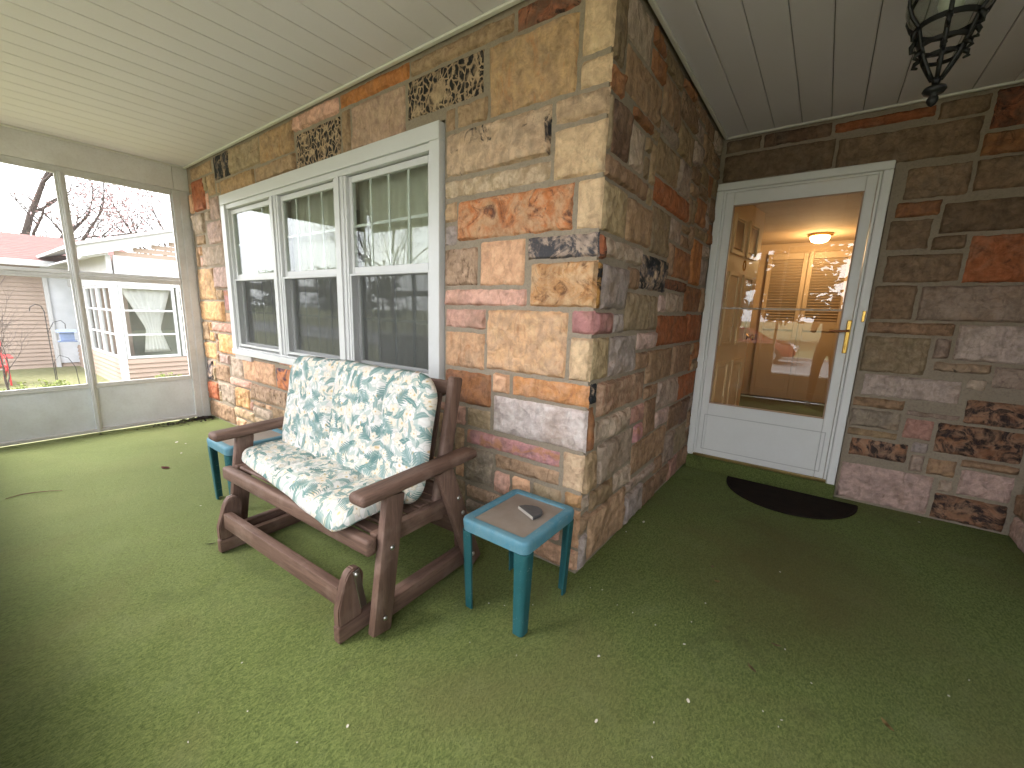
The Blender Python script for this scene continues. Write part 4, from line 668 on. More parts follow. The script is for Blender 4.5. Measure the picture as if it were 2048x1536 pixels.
def pillow(name, W, Hh, T, seams, r, place, parent, uvoff, seed, droop=None, backflat=.35):
    nu, nv = 84, 48; bm = bmesh.new(); uvl = bm.loops.layers.uv.new('UVMap'); sides = []; info = {}
    for sgn in (1, -1):
        grid = []
        for j in range(nv + 1):
            Y = (j / nv - .5) * Hh; e = max(0.0, abs(Y) - (Hh / 2 - r)); hw = W / 2 - r + math.sqrt(max(0, r * r - e * e)); row = []
            for i in range(nu + 1):
                a = 2 * i / nu - 1; a = math.copysign(abs(a) ** .9, a); X = a * hw
                d = min(hw - abs(X), Hh / 2 - abs(Y)) / (T * 1.0); e2 = max(0, min(1, d)); th = T / 2 * (1 - (1 - e2) ** 2.4) ** .55 if e2 > 0 else 0
                for xs in seams:
                    q = X - xs - .01 * sin(Y * 9 + seed); th *= 1 - .42 * math.exp(-(q / .010) ** 2) - .26 * math.exp(-(q / .055) ** 2)
                pn = Vector((X * 6, Y * 6, seed)); th *= 1 + .12 * noise.noise(pn); n = sgn * th * (1 if sgn > 0 else backflat) * 1.15
                if sgn > 0 and e2 > .1: n += .0045 * noise.noise(pn * 2.3) + .0022 * noise.noise(Vector((X * 40, Y * 9, seed)))
                dz = droop(X, Y) if droop else 0
                wx = X + .008 * noise.noise(Vector((Y * 5, seed, 1))) * (abs(X) / (W / 2)); wy = Y + .010 * noise.noise(Vector((X * 5, seed, 7))) * (abs(Y) / (Hh / 2))
                edge_pt = i in (0, nu) or j in (0, nv)
                if sgn < 0 and edge_pt: row.append(sides[0][j][i]); continue
                if edge_pt: n = 0
                v = bm.verts.new(place(wx, wy, n, dz)); info[v] = (X, Y); row.append(v)
            grid.append(row)
        sides.append(grid)
        for j in range(nv):
            for i in range(nu):
                q = (grid[j][i], grid[j][i + 1], grid[j + 1][i + 1], grid[j + 1][i]); q = q if sgn > 0 else q[::-1]
                if len(set(q)) < 4: continue
                try: f = bm.faces.new(q)
                except ValueError: continue
                f.smooth = True
                for lp in f.loops: X, Y = info[lp.vert]; lp[uvl].uv = (X + uvoff[0], Y * sgn + uvoff[1])
    bmesh.ops.recalc_face_normals(bm, faces=bm.faces); off = root_loc(parent); bmesh.ops.translate(bm, vec=-off, verts=bm.verts)
    me = bpy.data.meshes.new(name); bm.to_mesh(me); bm.free(); me.materials.append(FLORAL); return new_obj(name, me, parent)
cu = thing('floral_cushion', 'white and teal floral two-panel cushion on the wooden glider bench', 'cushion', (GC.x, GC.y, .40))
ln = Vector((0, .127, .625)).normalized(); nb = Vector((0, -ln.z, ln.y))               # up along the backrest; out of the backrest
bo = Vector(G(.0, .045, .675))
bp_ = pillow('back_panel', 1.085, .565, .088, [-.125, .25], .12, lambda X, Y, n, dz: bo + Vector((1, 0, 0)) * X + ln * Y + nb * (n + .035 * max(0, (-Y - .12)) ), cu, (2.0, 3.0), 3.3)
def droopf(X, Y):
    f = max(0, (-Y - .12) / .10); return -.030 * min(1.6, f) ** 1.5 * (.5 + .5 * (1 / (1 + math.exp(-(X - .05) * 14))))
so = Vector(G(-.018, -.150, .448))
sp_ = pillow('seat_panel', 1.06, .43, .076, [-.125, .255], .085, lambda X, Y, n, dz: so + Vector((X - .02, .215 - (.215 - Y) * (.70 + .30 * (X / 1.06 + .5)), n + dz)), cu, (7.0, 1.0), 8.1, droopf, .55)
CLOTH = paint('white_tag_cloth', (.70, .66, .60), .9)
MB().box(*[v for p in zip(G(.488, .035, .60), G(.512, .041, .665)) for v in p], .001, 1).build('care_tag', CLOTH, bp_)
cu.rotation_euler.z = GROT

# ------------------------------------------------------------------ teal side tables
def plastic(name, c, chalk, amt):
    k = NT(name); v = k.coord('Object'); a = k.noise(v, 7, 6, .65, .5).outputs['Fac']; b_ = k.noise(k.vmath('MULTIPLY', v, (1, 1, .25)), 45, 4, .6).outputs['Fac']; s = k.noise(k.vmath('MULTIPLY', v, (1, .15, 1)), 130, 2, .6, 1.5).outputs['Fac']
    col = k.mix(k.math('MULTIPLY', k.ramp(a, .35, .68), amt), c, chalk); col = k.mix(k.math('MULTIPLY', k.ramp(b_, .45, .7), amt * .6), col, chalk); col = k.mix(k.math('MULTIPLY', k.ramp(s, .68, .74), .35), col, (.55, .62, .62))
    return k.fin(col, k.math('ADD', .45, k.math('MULTIPLY', a, .3)), k.bump(b_, .12, .002), spec=.35)
TEAL_TOP = plastic('sun_bleached_teal_plastic', (.055, .20, .285), (.16, .27, .30), .7); TEAL_LEG = plastic('teal_plastic', (.008, .075, .085), (.035, .13, .14), .5)
k = NT('textured_brown_panel'); v = k.coord('Object'); n1 = k.noise(v, 9, 5).outputs['Fac']; n2 = k.vor(v, 320).outputs['Distance']
FROST = k.fin(k.mix(k.ramp(n1, .35, .7), (.20, .155, .12), (.28, .235, .195)), k.math('ADD', .22, k.math('MULTIPLY', n1, .3)), k.bump(n2, .25, .0015), spec=.6)
def rrect(x0, x1, y0, y1, r, z, n=5):
    pts = []
    for cx, cy, a in ((x1 - r, y1 - r, 0), (x0 + r, y1 - r, pi / 2), (x0 + r, y0 + r, pi), (x1 - r, y0 + r, 1.5 * pi)):
        for i in range(n + 1): t = a + pi / 2 * i / n; pts.append((cx + r * cos(t), cy + r * sin(t), z))
    return pts
def loops(mb, ls, closed_top=False):
    rs = [[mb.bm.verts.new(p) for p in l] for l in ls]; n = len(rs[0])
    for a, b_ in zip(rs, rs[1:]):
        for i in range(n): mb.bm.faces.new((a[i], a[(i + 1) % n], b_[(i + 1) % n], b_[i]))
    return mb
TX0, TX1, TY0, TY1, TH = -.290, .035, -.500, -.112, .400
tb = thing('side_table', 'teal plastic side table with brown top at the stone corner', 'side table', ((TX0 + TX1) / 2, (TY0 + TY1) / 2, 0), 'teal side tables')
ins = lambda d, z, r: rrect(TX0 + d, TX1 - d, TY0 + d, TY1 - d, max(r - d * .6, .006), z)
tf = loops(MB(), [ins(.010, TH - .052, .034), ins(.004, TH - .050, .034), ins(.002, TH - .030, .034), ins(.001, TH - .012, .034), ins(.004, TH - .003, .034), ins(.010, TH, .034), ins(.034, TH - .001, .034), ins(.0385, TH - .002, .034), ins(.040, TH - .006, .034), ins(.040, TH - .014, .034), ins(.014, TH - .016, .034), ins(.014, TH - .052, .034), ins(.010, TH - .052, .034)]).build('top_frame', TEAL_TOP, tb, angle=50)
MB().prism(rrect(TX0 + .0405, TX1 - .0405, TY0 + .0405, TY1 - .0405, .009, TH - .0135), (0, 0, .006)).build('top_panel', FROST, tb)
def leg(cx, cy, sx, sy):
    a, t, r = .052, .010, .020; prof = []
    for i in range(6): th = pi / 2 * i / 5; prof.append((r - r * cos(th), r - r * sin(th)))          # rounded outer corner, (0,r) -> (r,0)
    prof = [(0, a)] + prof + [(a, 0), (a, t), (t + r * .5, t), (t, t + r * .5), (t, a)]
    m = MB()
    def ring(z, s, sh): return [(cx + sx * (x * s + sh), cy + sy * (y * s + sh), z) for x, y in prof]
    lo = ring(.001, .80, .012); hi = ring(TH - .0525, 1.0, 0.0); A = [m.bm.verts.new(p) for p in lo]; B = [m.bm.verts.new(p) for p in hi]; n = len(A)
    for i in range(n): m.bm.faces.new((A[i], A[(i + 1) % n], B[(i + 1) % n], B[i]))
    m.bm.faces.new(A[::-1]); m.bm.faces.new(B); return m
for cx, sx in ((TX0 + .004, 1), (TX1 - .004, -1)):
    for cy, sy in ((TY0 + .004, 1), (TY1 - .004, -1)): leg(cx, cy, sx, sy).build('leg', TEAL_LEG, tb, angle=35)
t2 = copy_thing(tb); t2.location = (-2.012, -.570, 0); t2['label'] = 'teal plastic side table beyond the left arm of the glider'
k = NT('slate'); v = k.coord('Object'); n1 = k.noise(v, 60, 5).outputs['Fac']
SLATE = k.fin(k.mix(n1, (.045, .042, .044), (.10, .095, .095)), .7, k.bump(n1, .4, .002))
pts = [(-.157, -.278), (-.055, -.322), (-.046, -.285), (-.050, -.258), (-.066, -.240), (-.09, -.232), (-.115, -.238), (-.142, -.254)]
m = MB().prism([(x, y, TH - .0055) for x, y in pts], (0, 0, .015)); bmesh.ops.bevel(m.bm, geom=m.bm.edges[:], offset=.0015, segments=1, affect='EDGES')
sl = thing('slate_piece', 'small dark half-round slate piece lying on the near teal table', 'slate', (-.10, -.275, TH - .005))
m.build('slab', SLATE, sl); MB().bar((-.156, -.2800, TH + .0025), (-.056, -.3232, TH + .0025), .0125, .002, (.4, .92, 0), .0004, 1).build('cut_edge', paint('pale_cut_edge', (.42, .38, .33), .8), sl)

# ------------------------------------------------------------------ half-round doormat
k = NT('dark_coir'); v = k.coord('Object'); n1 = k.noise(v, 260, 3, .7).outputs['Fac']; n2 = k.noise(v, 12, 4).outputs['Fac']
COIR = k.fin(k.mix(k.math('MULTIPLY', n1, n2), (.010, .008, .007), (.050, .032, .022)), .95, k.bump(n1, .9, .006), spec=.1)
def half(r_, z, n=28): return [(.722 + .392 * r_ * cos(pi + pi * i / n), 1.872 + .442 * r_ * sin(pi + pi * i / n) * (1 if i not in (0, n) else 0) - (1 - r_) * .02, z) for i in range(n + 1)]
m = loops(MB(), [half(1.0, .0005), half(1.0, .009), half(.985, .013), half(.94, .013), half(.93, .010)]); m.bm.faces.new([m.bm.verts.new(p) for p in half(.93, .010)])
single(m, 'doormat', COIR, 'dark half-round doormat on the carpet before the storm door', 'doormat', None, None, (.722, 1.66, 0))

# ------------------------------------------------------------------ hanging lantern
LX_, LY_ = .973, .664
IRON = NT('black_iron').fin((.012, .012, .013), .45, None, .3)
la = thing('hanging_lantern', 'black iron lantern with clear glass hanging from the entrance ceiling', 'lantern', (LX_, LY_, H))
lc = (LX_, LY_, 0)
MB().lathe([(0, H - .001), (.065, H - .001), (.065, H - .012), (.03, H - .022), (.012, H - .028), (.012, 2.462), (0, 2.462)], lc, 20).build('canopy', IRON, la, smooth=True)
MB().lathe([(0, 2.468), (.03, 2.468), (.062, 2.452), (.084, 2.432), (.106, 2.424), (.106, 2.416), (.08, 2.418), (0, 2.43)], lc, 24).build('cap', IRON, la, smooth=True)
CLG = glass_mat('lantern_glass', .05, (.90, .92, .90))
gprof = [(.081, 2.272), (.106, 2.30), (.121, 2.335), (.123, 2.365), (.113, 2.395), (.097, 2.415)]
MB().lathe(gprof + [(r_ - .003, z) for r_, z in gprof[::-1]], lc, 28).build('glass', CLG, la, smooth=True)
hoop = lambda r_, z, t: MB().lathe([(1.16 * r_ - t / 2, z - t), (1.16 * r_ + t / 2, z - t), (1.16 * r_ + t / 2, z + t), (1.16 * r_ - t / 2, z + t), (1.16 * r_ - t / 2, z - t)], lc, 28)
hoop(.074, 2.266, .008).build('hoop', IRON, la); hoop(.058, 2.205, .007).build('hoop', IRON, la); hoop(.044, 2.165, .006).build('hoop', IRON, la)
for i in range(6):
    a = i * pi / 3 + .45; P = lambda r_, z: (LX_ + 1.16 * r_ * cos(a), LY_ + 1.16 * r_ * sin(a), z)
    MB().tube([P(.090, 2.42), P(.104, 2.395), P(.113, 2.365), P(.111, 2.335), P(.098, 2.30), P(.076, 2.268), P(.062, 2.215), P(.046, 2.165), P(.026, 2.12), P(.012, 2.092)], .0068, 6).build('rib', IRON, la, smooth=True)
    MB().tube([P(.074, 2.262), P(.088, 2.245), P(.086, 2.225), P(.074, 2.222)], [.010, .009, .007, .004], 6).build('scroll', IRON, la, smooth=True)
    MB().tube([P(.052, 2.185), P(.068, 2.178), P(.072, 2.165), P(.060, 2.158)], [.009, .009, .007, .004], 6).build('scroll', IRON, la, smooth=True)
MB().lathe([(0, 2.100), (.014, 2.098), (.012, 2.085), (.010, 2.074), (.030, 2.066), (.034, 2.056), (.028, 2.046), (.010, 2.040), (.016, 2.030), (.017, 2.020), (.010, 2.008), (0, 2.000)], lc, 20).build('finial', IRON, la, smooth=True)
BULB = paint('frosted_bulb', (.72, .70, .66), .3)
MB().lathe([(0, 2.43), (.014, 2.43), (.014, 2.40), (.022, 2.385), (.034, 2.36), (.037, 2.335), (.030, 2.31), (.015, 2.296), (0, 2.293)], lc, 20).build('bulb', BULB, la, smooth=True)

# ------------------------------------------------------------------ litter on the carpet
CHIP = paint('paint_chip', (.62, .58, .50), .8)
chips = [(.068, .729, .030), (.525, .182, .009), (.514, -.119, .014), (.833, -.248, .008), (.827, -.28, .007), (.383, -.61, .016), (.587, -.361, .018), (.903, -.024, .008), (.09, -.041, .008), (.138, -.021, .008), (1.411, 1.86, .016), (.82, .096, .007), (.23, -.073, .006), (.299, -.077, .006), (.396, -.087, .008), (.506, .023, .006), (.763, .665, .010), (1.271, .208, .008), (1.343, .343, .008), (.03, .547, .010), (.284, -.375, .012), (.783, -.25, .006), (.523, -.504, .007), (.552, -.61, .007),
         (-3.63, -.537, .035), (-3.53, -.501, .016), (-3.272, -.606, .020), (-.493, -1.385, .008), (-.668, -1.178, .007), (-.256, -1.198, .006), (-.188, -1.083, .012), (-.464, -1.243, .006), (-.572, -1.335, .006), (-2.1, -.844, .010), (-.12, -.62, .007), (.05, -.56, .007), (-.14, -.38, .006), (-.2, -.41, .006), (-.05, -.3, .006)]
for i, (x, y, s) in enumerate(chips):
    r = random.Random(i); n = r.randint(4, 6); a0 = r.uniform(0, 6.28); el = r.uniform(.3, .8)
    pt = []
    for q in range(n):
        t = 2 * pi * q / n; rr = s * .5 * r.uniform(.75, 1.1); u, w = rr * cos(t), rr * sin(t) * el; pt.append((x + u * cos(a0) - w * sin(a0), y + u * sin(a0) + w * cos(a0), .0005 + .0006 * r.random()))
    z0 = .004 * noise.noise(Vector((x * 1.3, y * 1.3, 0))) - .0035
    single(MB().prism(pt, (0, 0, .0018)), 'paint_chip', CHIP, 'small pale paint chip lying on the green carpet', 'paint chip', 'paint chips on the carpet', None, (x, y, 0))
def leaf_mesh(x, y, L, W, a, curl, seed):
    m = MB(); n = 7; L0 = []; R0 = []
    for i in range(n + 1):
        t = i / n; w = W * .5 * math.sin(pi * min(1, t * .94 + .03)) ** .8 * (1 + .25 * noise.noise(Vector((t * 6, seed, 0)))); u = (t - .5) * L; z = .003 + curl * (2 * t - 1) ** 2 * .5
        for lst, s in ((L0, 1), (R0, -1)):
            v = s * w; lst.append(m.bm.verts.new((x + u * cos(a) - v * sin(a), y + u * sin(a) + v * cos(a), z + curl * .6)))
    for i in range(n): m.bm.faces.new((L0[i], L0[i + 1], R0[i + 1], R0[i]))
    bmesh.ops.solidify(m.bm, geom=m.bm.faces[:], thickness=.0012); lo = min(v.co.z for v in m.bm.verts)
    for v in m.bm.verts: v.co.z += .0005 - lo
    return m
LEAFB = paint('dry_leaf', (.24, .17, .08), .85, .4, 40); LEAFR = paint('red_dry_leaf', (.17, .04, .03), .8, .4, 40); LEAFY = paint('yellow_dry_leaf', (.38, .26, .10), .8, .3, 40); TWIG = paint('grey_twig', (.16, .10, .06), .9); DARK = paint('dark_litter', (.035, .025, .02), .95)
for (x, y, L, W, a, m_, lab) in ((.533, .385, .026, .018, .5, LEAFY, 'tan crumpled leaf bit on the carpet between corner and doormat'), (.491, .497, .022, .014, 1.5, LEAFB, 'tiny tan leaf scrap just behind the crumpled leaf bit'), (.733, -.082, .040, .012, 2.4, LEAFB, 'brown curled leaf with a pale stem in the middle of the right carpet'), (.792, .101, .036, .012, .2, LEAFB, 'brown flattened leaf on the right carpet nearer the door'), (1.094, -.059, .045, .014, 2.2, LEAFY, 'yellow brown leaf with long stem near the lower right edge'), (-2.991, -.785, .075, .04, .3, LEAFR, 'dark red dry leaf on the carpet left of the far table'), (-1.585, -.963, .05, .008, 1.0, DARK, 'thin black curl of debris left of the glider foot')):
    single(leaf_mesh(x, y, L, W, a, .006, x * 7), 'dry_leaf', m_, lab, 'leaf', 'dry leaves on the carpet', None, (x, y, 0))
single(MB().tube([(-3.06, -1.55, .004), (-3.075, -1.49, .006), (-3.06, -1.43, .005), (-3.02, -1.37, .006), (-2.98, -1.32, .004)], [.002, .003, .003, .0025, .0015], 6), 'twig', TWIG, 'thin curved brown twig lying on the carpet at the left', 'twig', None, None, (-3.03, -1.43, 0))
r = random.Random(5); m = MB()
for i in range(220):
    x = LX + .03 + abs(r.gauss(0, .10)); y = -.03 - abs(r.gauss(0, .30))
    if r.random() < .7: x = LX + .02 + r.random() * .10 ; y = -.02 - abs(r.gauss(0, .10))
    q = leaf_mesh(x, y, r.uniform(.015, .05), r.uniform(.008, .022), r.uniform(0, 6.28), r.uniform(.002, .012), i)
    for v in q.bm.verts: v.co.z += r.random() * .012 if i % 3 == 0 else 0
    m.merge(q.bm)
single(m, 'leaf_litter', DARK, 'dark heap of leaf litter in the far left corner by the screen', 'leaf litter', None, 'stuff', (LX + .1, -.15, 0))

# ------------------------------------------------------------------ outdoors: ground, street
k = NT('lawn'); v = k.coord('Object', rnd=False); n1 = k.noise(v, .35, 5).outputs['Fac']; n2 = k.noise(v, 9, 5).outputs['Fac']
LAWN = k.fin(k.mix(k.ramp(n2, .3, .7), k.mix(n1, (.09, .12, .035), (.15, .145, .06)), (.19, .18, .085)), .95, k.bump(n2, .6, .05))
single(MB().quad((-400, -400, GZ), (400, -400, GZ), (400, 400, GZ), (-400, 400, GZ)), 'ground', LAWN, 'lawn around the houses', None, None, 'structure')
k = NT('asphalt'); v = k.coord('Object', rnd=False); n1 = k.noise(v, 80, 4).outputs['Fac']
ASPH = k.fin(k.mix(n1, (.17, .17, .17), (.23, .23, .225)), .9, k.bump(n1, .4, .01))
single(MB().quad((-400, -17, GZ + .006), (400, -17, GZ + .006), (400, -10.5, GZ + .006), (-400, -10.5, GZ + .006)), 'road', ASPH, 'grey asphalt street in front of the porch', None, None, 'structure')
CONC = paint('kerb_concrete', (.36, .35, .33), .9, .2)
single(MB().box(-120, 120, -10.5, -10.3, GZ - .1, GZ + .12, .01).box(-120, 120, -17.2, -17, GZ - .1, GZ + .12, .01), 'kerb', CONC, 'concrete kerbs along the street', None, None, 'structure')
single(MB().box(-.3, .9, -10.3, FY - .12, GZ - .05, GZ + .03), 'path', CONC, 'concrete path from the porch to the street', None, None, 'structure')

# ------------------------------------------------------------------ neighbouring house seen through the left screen
SID_T = paint('tan_siding', (.36, .275, .22), .7, .08); SID_P = paint('pink_siding', (.31, .225, .175), .7, .06); NWHITE = paint('neighbour_white', (.50, .50, .51), .5, .05); NGLASS = glass_mat('neighbour_glass', .05, (.95, .96, .95)); NDARK = paint('neighbour_room', (.16, .18, .15), .8); SHEER = paint('neighbour_curtain', (.85, .85, .85), .9)
def siding(mb, axis, plane, s0, s1, z0, z1, step, out):
    z = z0
    while z < z1 - .01:
        zt_ = min(z + step, z1); P = (lambda s, d, zz: (plane + out * d, s, zz)) if axis == 'x' else (lambda s, d, zz: (s, plane + out * d, zz))
        a = [mb.bm.verts.new(P(*q)) for q in ((s0, .034, z), (s1, .034, z), (s1, .004, zt_), (s0, .004, zt_), (s1, .0, z), (s0, .0, z))]
        mb.bm.faces.new((a[0], a[1], a[2], a[3])); mb.bm.faces.new((a[0], a[5], a[4], a[1])); z = zt_
    return mb
nh = thing('neighbour_porch', 'white glazed porch room with pink siding on the house next door', 'porch', (-11, 2, GZ))
XA, YB = -10.5, .47
siding(MB(), 'x', XA, YB + .06, 6, GZ, .02, .095, 1).build('siding', SID_P, nh); siding(MB(), 'y', YB, -14.9, XA - .06, GZ, .02, .095, -1).build('siding', SID_P, nh)
MB().box(XA - .08, XA + .03, YB - .03, YB + .08, GZ, 1.56).build('corner_post', NWHITE, nh)
MB().box(XA - .06, XA + .02, YB + .08, 6, 1.50, 2.06).box(-14.9, XA - .06, YB - .02, YB + .06, 1.50, 2.06).build('fascia_board', NWHITE, nh)
# gable over the side, rising towards the middle of the house
gs = .32; y0g = -.02; zg = 2.06
m = MB()
z = zg
while z < 3.2:
    ya = y0g + .25 + (z - zg) / gs; m.box(XA - .03, XA + .012, ya + .35, 7.0, z, z + .086); z += .095
m.build('gable_siding', SID_P, nh)
m = MB().prism([(XA + .10, .06, 1.97), (XA + .10, 6.5, 1.97 + 6.44 * gs), (XA + .10, 6.5, 2.17 + 6.44 * gs), (XA + .10, .06, 2.17)], (-.10, 0, 0)); m.build('rake_board', NWHITE, nh)
m = MB().prism([(XA + .16, .0, 2.155), (XA + .16, 6.5, 2.155 + 6.5 * gs), (XA + .16, 6.5, 2.215 + 6.5 * gs), (XA + .16, .0, 2.215)], (-5.2, 0, 0)); m.build('roof', paint('pale_roof', (.42, .40, .39), .8), nh)
MB().prism([(XA, .1, 1.99), (XA, YB + .02, 2.10), (XA, YB + .02, 2.062), (XA, .1, 1.96)], (-4.5, 0, 0)).build('soffit', NWHITE, nh)
MB().box(-14.9, XA - .5, 1.6, 1.7, GZ, 1.5).box(XA - 2.4, XA - 2.3, 1.7, 6, GZ, 1.5).build('room_wall', NDARK, nh)
def nwin(mb_axis, plane, s0, s1, z0, z1, cols, rows, out):
    t = .035; B = (lambda a, b, d0, d1, c, d: (min(plane + out * d0, plane + out * d1), max(plane + out * d0, plane + out * d1), a, b, c, d)) if mb_axis == 'x' else (lambda a, b, d0, d1, c, d: (a, b, min(plane + out * d0, plane + out * d1), max(plane + out * d0, plane + out * d1), c, d))
    w = MB().box(*B(s0, s0 + .05, -.03, .02, z0, z1)).box(*B(s1 - .05, s1, -.03, .02, z0, z1)).box(*B(s0 + .051, s1 - .051, -.03, .02, z0, z0 + .05)).box(*B(s0 + .051, s1 - .051, -.03, .02, z1 - .05, z1))
    for i in range(1, cols): p = s0 + (s1 - s0) * i / cols; w.box(*B(p - t / 2, p + t / 2, -.02, .012, z0 + .051, z1 - .051))
    for j in range(1, rows): p = z0 + (z1 - z0) * j / rows; w.box(*B(s0 + .051, s1 - .051, -.018, .014, p - t / 2, p + t / 2))
    o = w.build('window', NWHITE, nh)
    for i in range(cols):
        for j in range(rows): MB().box(*B(s0 + (s1 - s0) * i / cols + .02, s0 + (s1 - s0) * (i + 1) / cols - .02, -.008, -.004, z0 + (z1 - z0) * j / rows + .018, z0 + (z1 - z0) * (j + 1) / rows - .018)).build('pane', NGLASS, o)
for s0 in (.56, 1.50, 2.44, 3.38): nwin('x', XA, s0, s0 + .90, .03, 1.49, 1, 3, 1)
for s0 in (-11.75, -12.95, -14.15): nwin('y', YB, s0, s0 + 1.12, .03, 1.49, 2, 3, -1)
for s0 in (.60, 1.54, 2.48):                                        # tied-back curtains
    m = MB(); n = 20; rows = 14; g = []
    for j in range(rows + 1):
        t = j / rows; z = 1.44 - t * 1.30; pinch = .30 + .70 * (abs(t - .62) / .62 if t < .62 else (t - .62) / .38 * .35); row = []
        for i in range(n + 1):
            s = (i / n - .5) * .82 * pinch + .41; row.append(m.bm.verts.new((XA - .10 + .02 * sin(i * 2.2), s0 + s + .08 * t, z)))
        g.append(row)
    for j in range(rows):
        for i in range(n): m.bm.faces.new((g[j][i], g[j][i + 1], g[j + 1][i + 1], g[j + 1][i]))
    bmesh.ops.solidify(m.bm, geom=m.bm.faces[:], thickness=.004); m.build('curtain', SHEER, nh, smooth=True)
hw = thing('neighbour_house', 'tan sided house with a red shingle roof beyond the left screen', 'house', (-16, -2, GZ))
siding(MB(), 'x', -15, -2.6, 1.6, GZ, 2.1, .10, 1).build('siding', SID_T, hw)
MB().box(-21, -15.02, -2.6, 5, GZ, 2.1).build('wall', NDARK, hw)
k = NT('red_shingles'); v = k.coord('Object', rnd=False); br = k.n('ShaderNodeTexBrick'); k.l(k.vmath('MULTIPLY', k.vmath('ADD', v, (0, 0, 0)), (1, 1, 1)), br.inputs['Vector'])
n1 = k.noise(v, 5, 5).outputs['Fac']; n2 = k.noise(k.vmath('MULTIPLY', v, (7, 1.2, 7)), 3, 4).outputs['Fac']
SHIN = k.fin(k.mix(k.ramp(n2, .3, .7), k.mix(n1, (.14, .045, .035), (.19, .075, .06)), (.08, .03, .028)), .9, k.bump(n2, .6, .03))
m = MB(); x = -14.45; z = 2.06
while x > -18.4:
    m.prism([(x, -3, z), (x - .26, -3, z + .058), (x - .26, -3, z + .048), (x, -3, z - .016)], (0, 5.2, 0)); x -= .24; z += .057
m.build('shingles', SHIN, hw); MB().prism([(-18.3, -3, 2.97), (-22, -3, 2.0), (-15, -3, 2.0), (-14.5, -3, 2.02)], (0, 5.1, 0)).build('roof_deck', SHIN, hw)
MB().box(-14.47, -14.36, -3, .95, 1.93, 2.07, .02).build('gutter', NWHITE, hw)
MB().box(-15.02, -14.9, .02, .10, GZ, 2.0).box(-15.02, -14.93, .55, .63, GZ, 2.0).box(-15.02, -14.93, .101, .549, 1.88, 2.0).build('door_frame', NWHITE, hw)
MB().box(-15.01, -14.96, .105, .545, GZ + .1, 1.875).build('door', paint('neighbour_door', (.60, .62, .66), .5), hw)

# ------------------------------------------------------------------ yard things
def bush(name, label, cat, x, y, z, r, h, n, mat, stem, seed, group=None, leaf=.05):
    q = random.Random(seed); t = thing(name, label, cat, (x, y, z), group); m = MB(); s = MB(); tips = []
    for i in range(max(6, n // 40)):
        a = q.uniform(0, 6.28); rr = r * q.uniform(.2, 1); hh = h * q.uniform(.6, 1); p1 = (x + rr * cos(a), y + rr * sin(a), z + hh); mid = (x + rr * .45 * cos(a + .3), y + rr * .45 * sin(a + .3), z + hh * .55)
        s.tube([(x + rr * .1 * cos(a), y + rr * .1 * sin(a), z - .02), mid, p1], [.012, .008, .004], 5); tips.append((mid, p1))
    for i in range(n):
        a, b = q.choice(tips); f = q.uniform(.0, 1.1); c = Vector(a).lerp(Vector(b), f) + Vector((q.gauss(0, r * .13), q.gauss(0, r * .13), q.gauss(0, h * .07)))
        u = Vector((q.gauss(0, 1), q.gauss(0, 1), q.gauss(0, .6))).normalized(); w = u.cross(Vector((q.gauss(0, 1), q.gauss(0, 1), q.gauss(0, 1)))).normalized(); L = leaf * q.uniform(.6, 1.3)
        m.quad(c, c + u * L * .5 + w * L * .28, c + u * L, c + u * L * .5 - w * L * .28)
    s.build('stems', stem, t); m.build('foliage', mat, t); return t
def foliage(name, c1, c2):
    k = NT(name); v = k.coord('Object'); n = k.noise(v, 4, 4).outputs['Fac']; n2 = k.noise(v, 40, 2).outputs['Fac']
    m = k.fin(k.mix(k.math('ADD', k.math('MULTIPLY', n, .6), k.math('MULTIPLY', n2, .4)), c1, c2), .8); k.b.inputs['Subsurface Weight'].default_value = 0; return m
GRN = foliage('yellow_green_leaves', (.10, .16, .02), (.24, .26, .05)); DGRN = foliage('evergreen_leaves', (.018, .045, .020), (.05, .09, .035)); BUD = foliage('pink_buds', (.30, .19, .19), (.40, .27, .27)); BARK = paint('bark', (.06, .042, .036), .9, .3, 10)
for i, (x, y, r, h, n, lab) in enumerate(((-9.6, -1.05, .34, .30, 500, 'bright yellow green shrub behind the lower left screen'), (-10.4, -.55, .30, .26, 400, 'small green shrub beside the bird feeder pole'), (-9.9, 1.05, .30, .28, 400, 'sparse yellow green plant under the curtained porch windows'), (-9.8, 1.75, .32, .25, 400, 'low leafy plant right of the porch corner by the screen post'))):
    bush('shrub', lab, 'shrub', x, y, GZ, r, h, n, GRN, BARK, 30 + i, 'shrubs in the next yard')
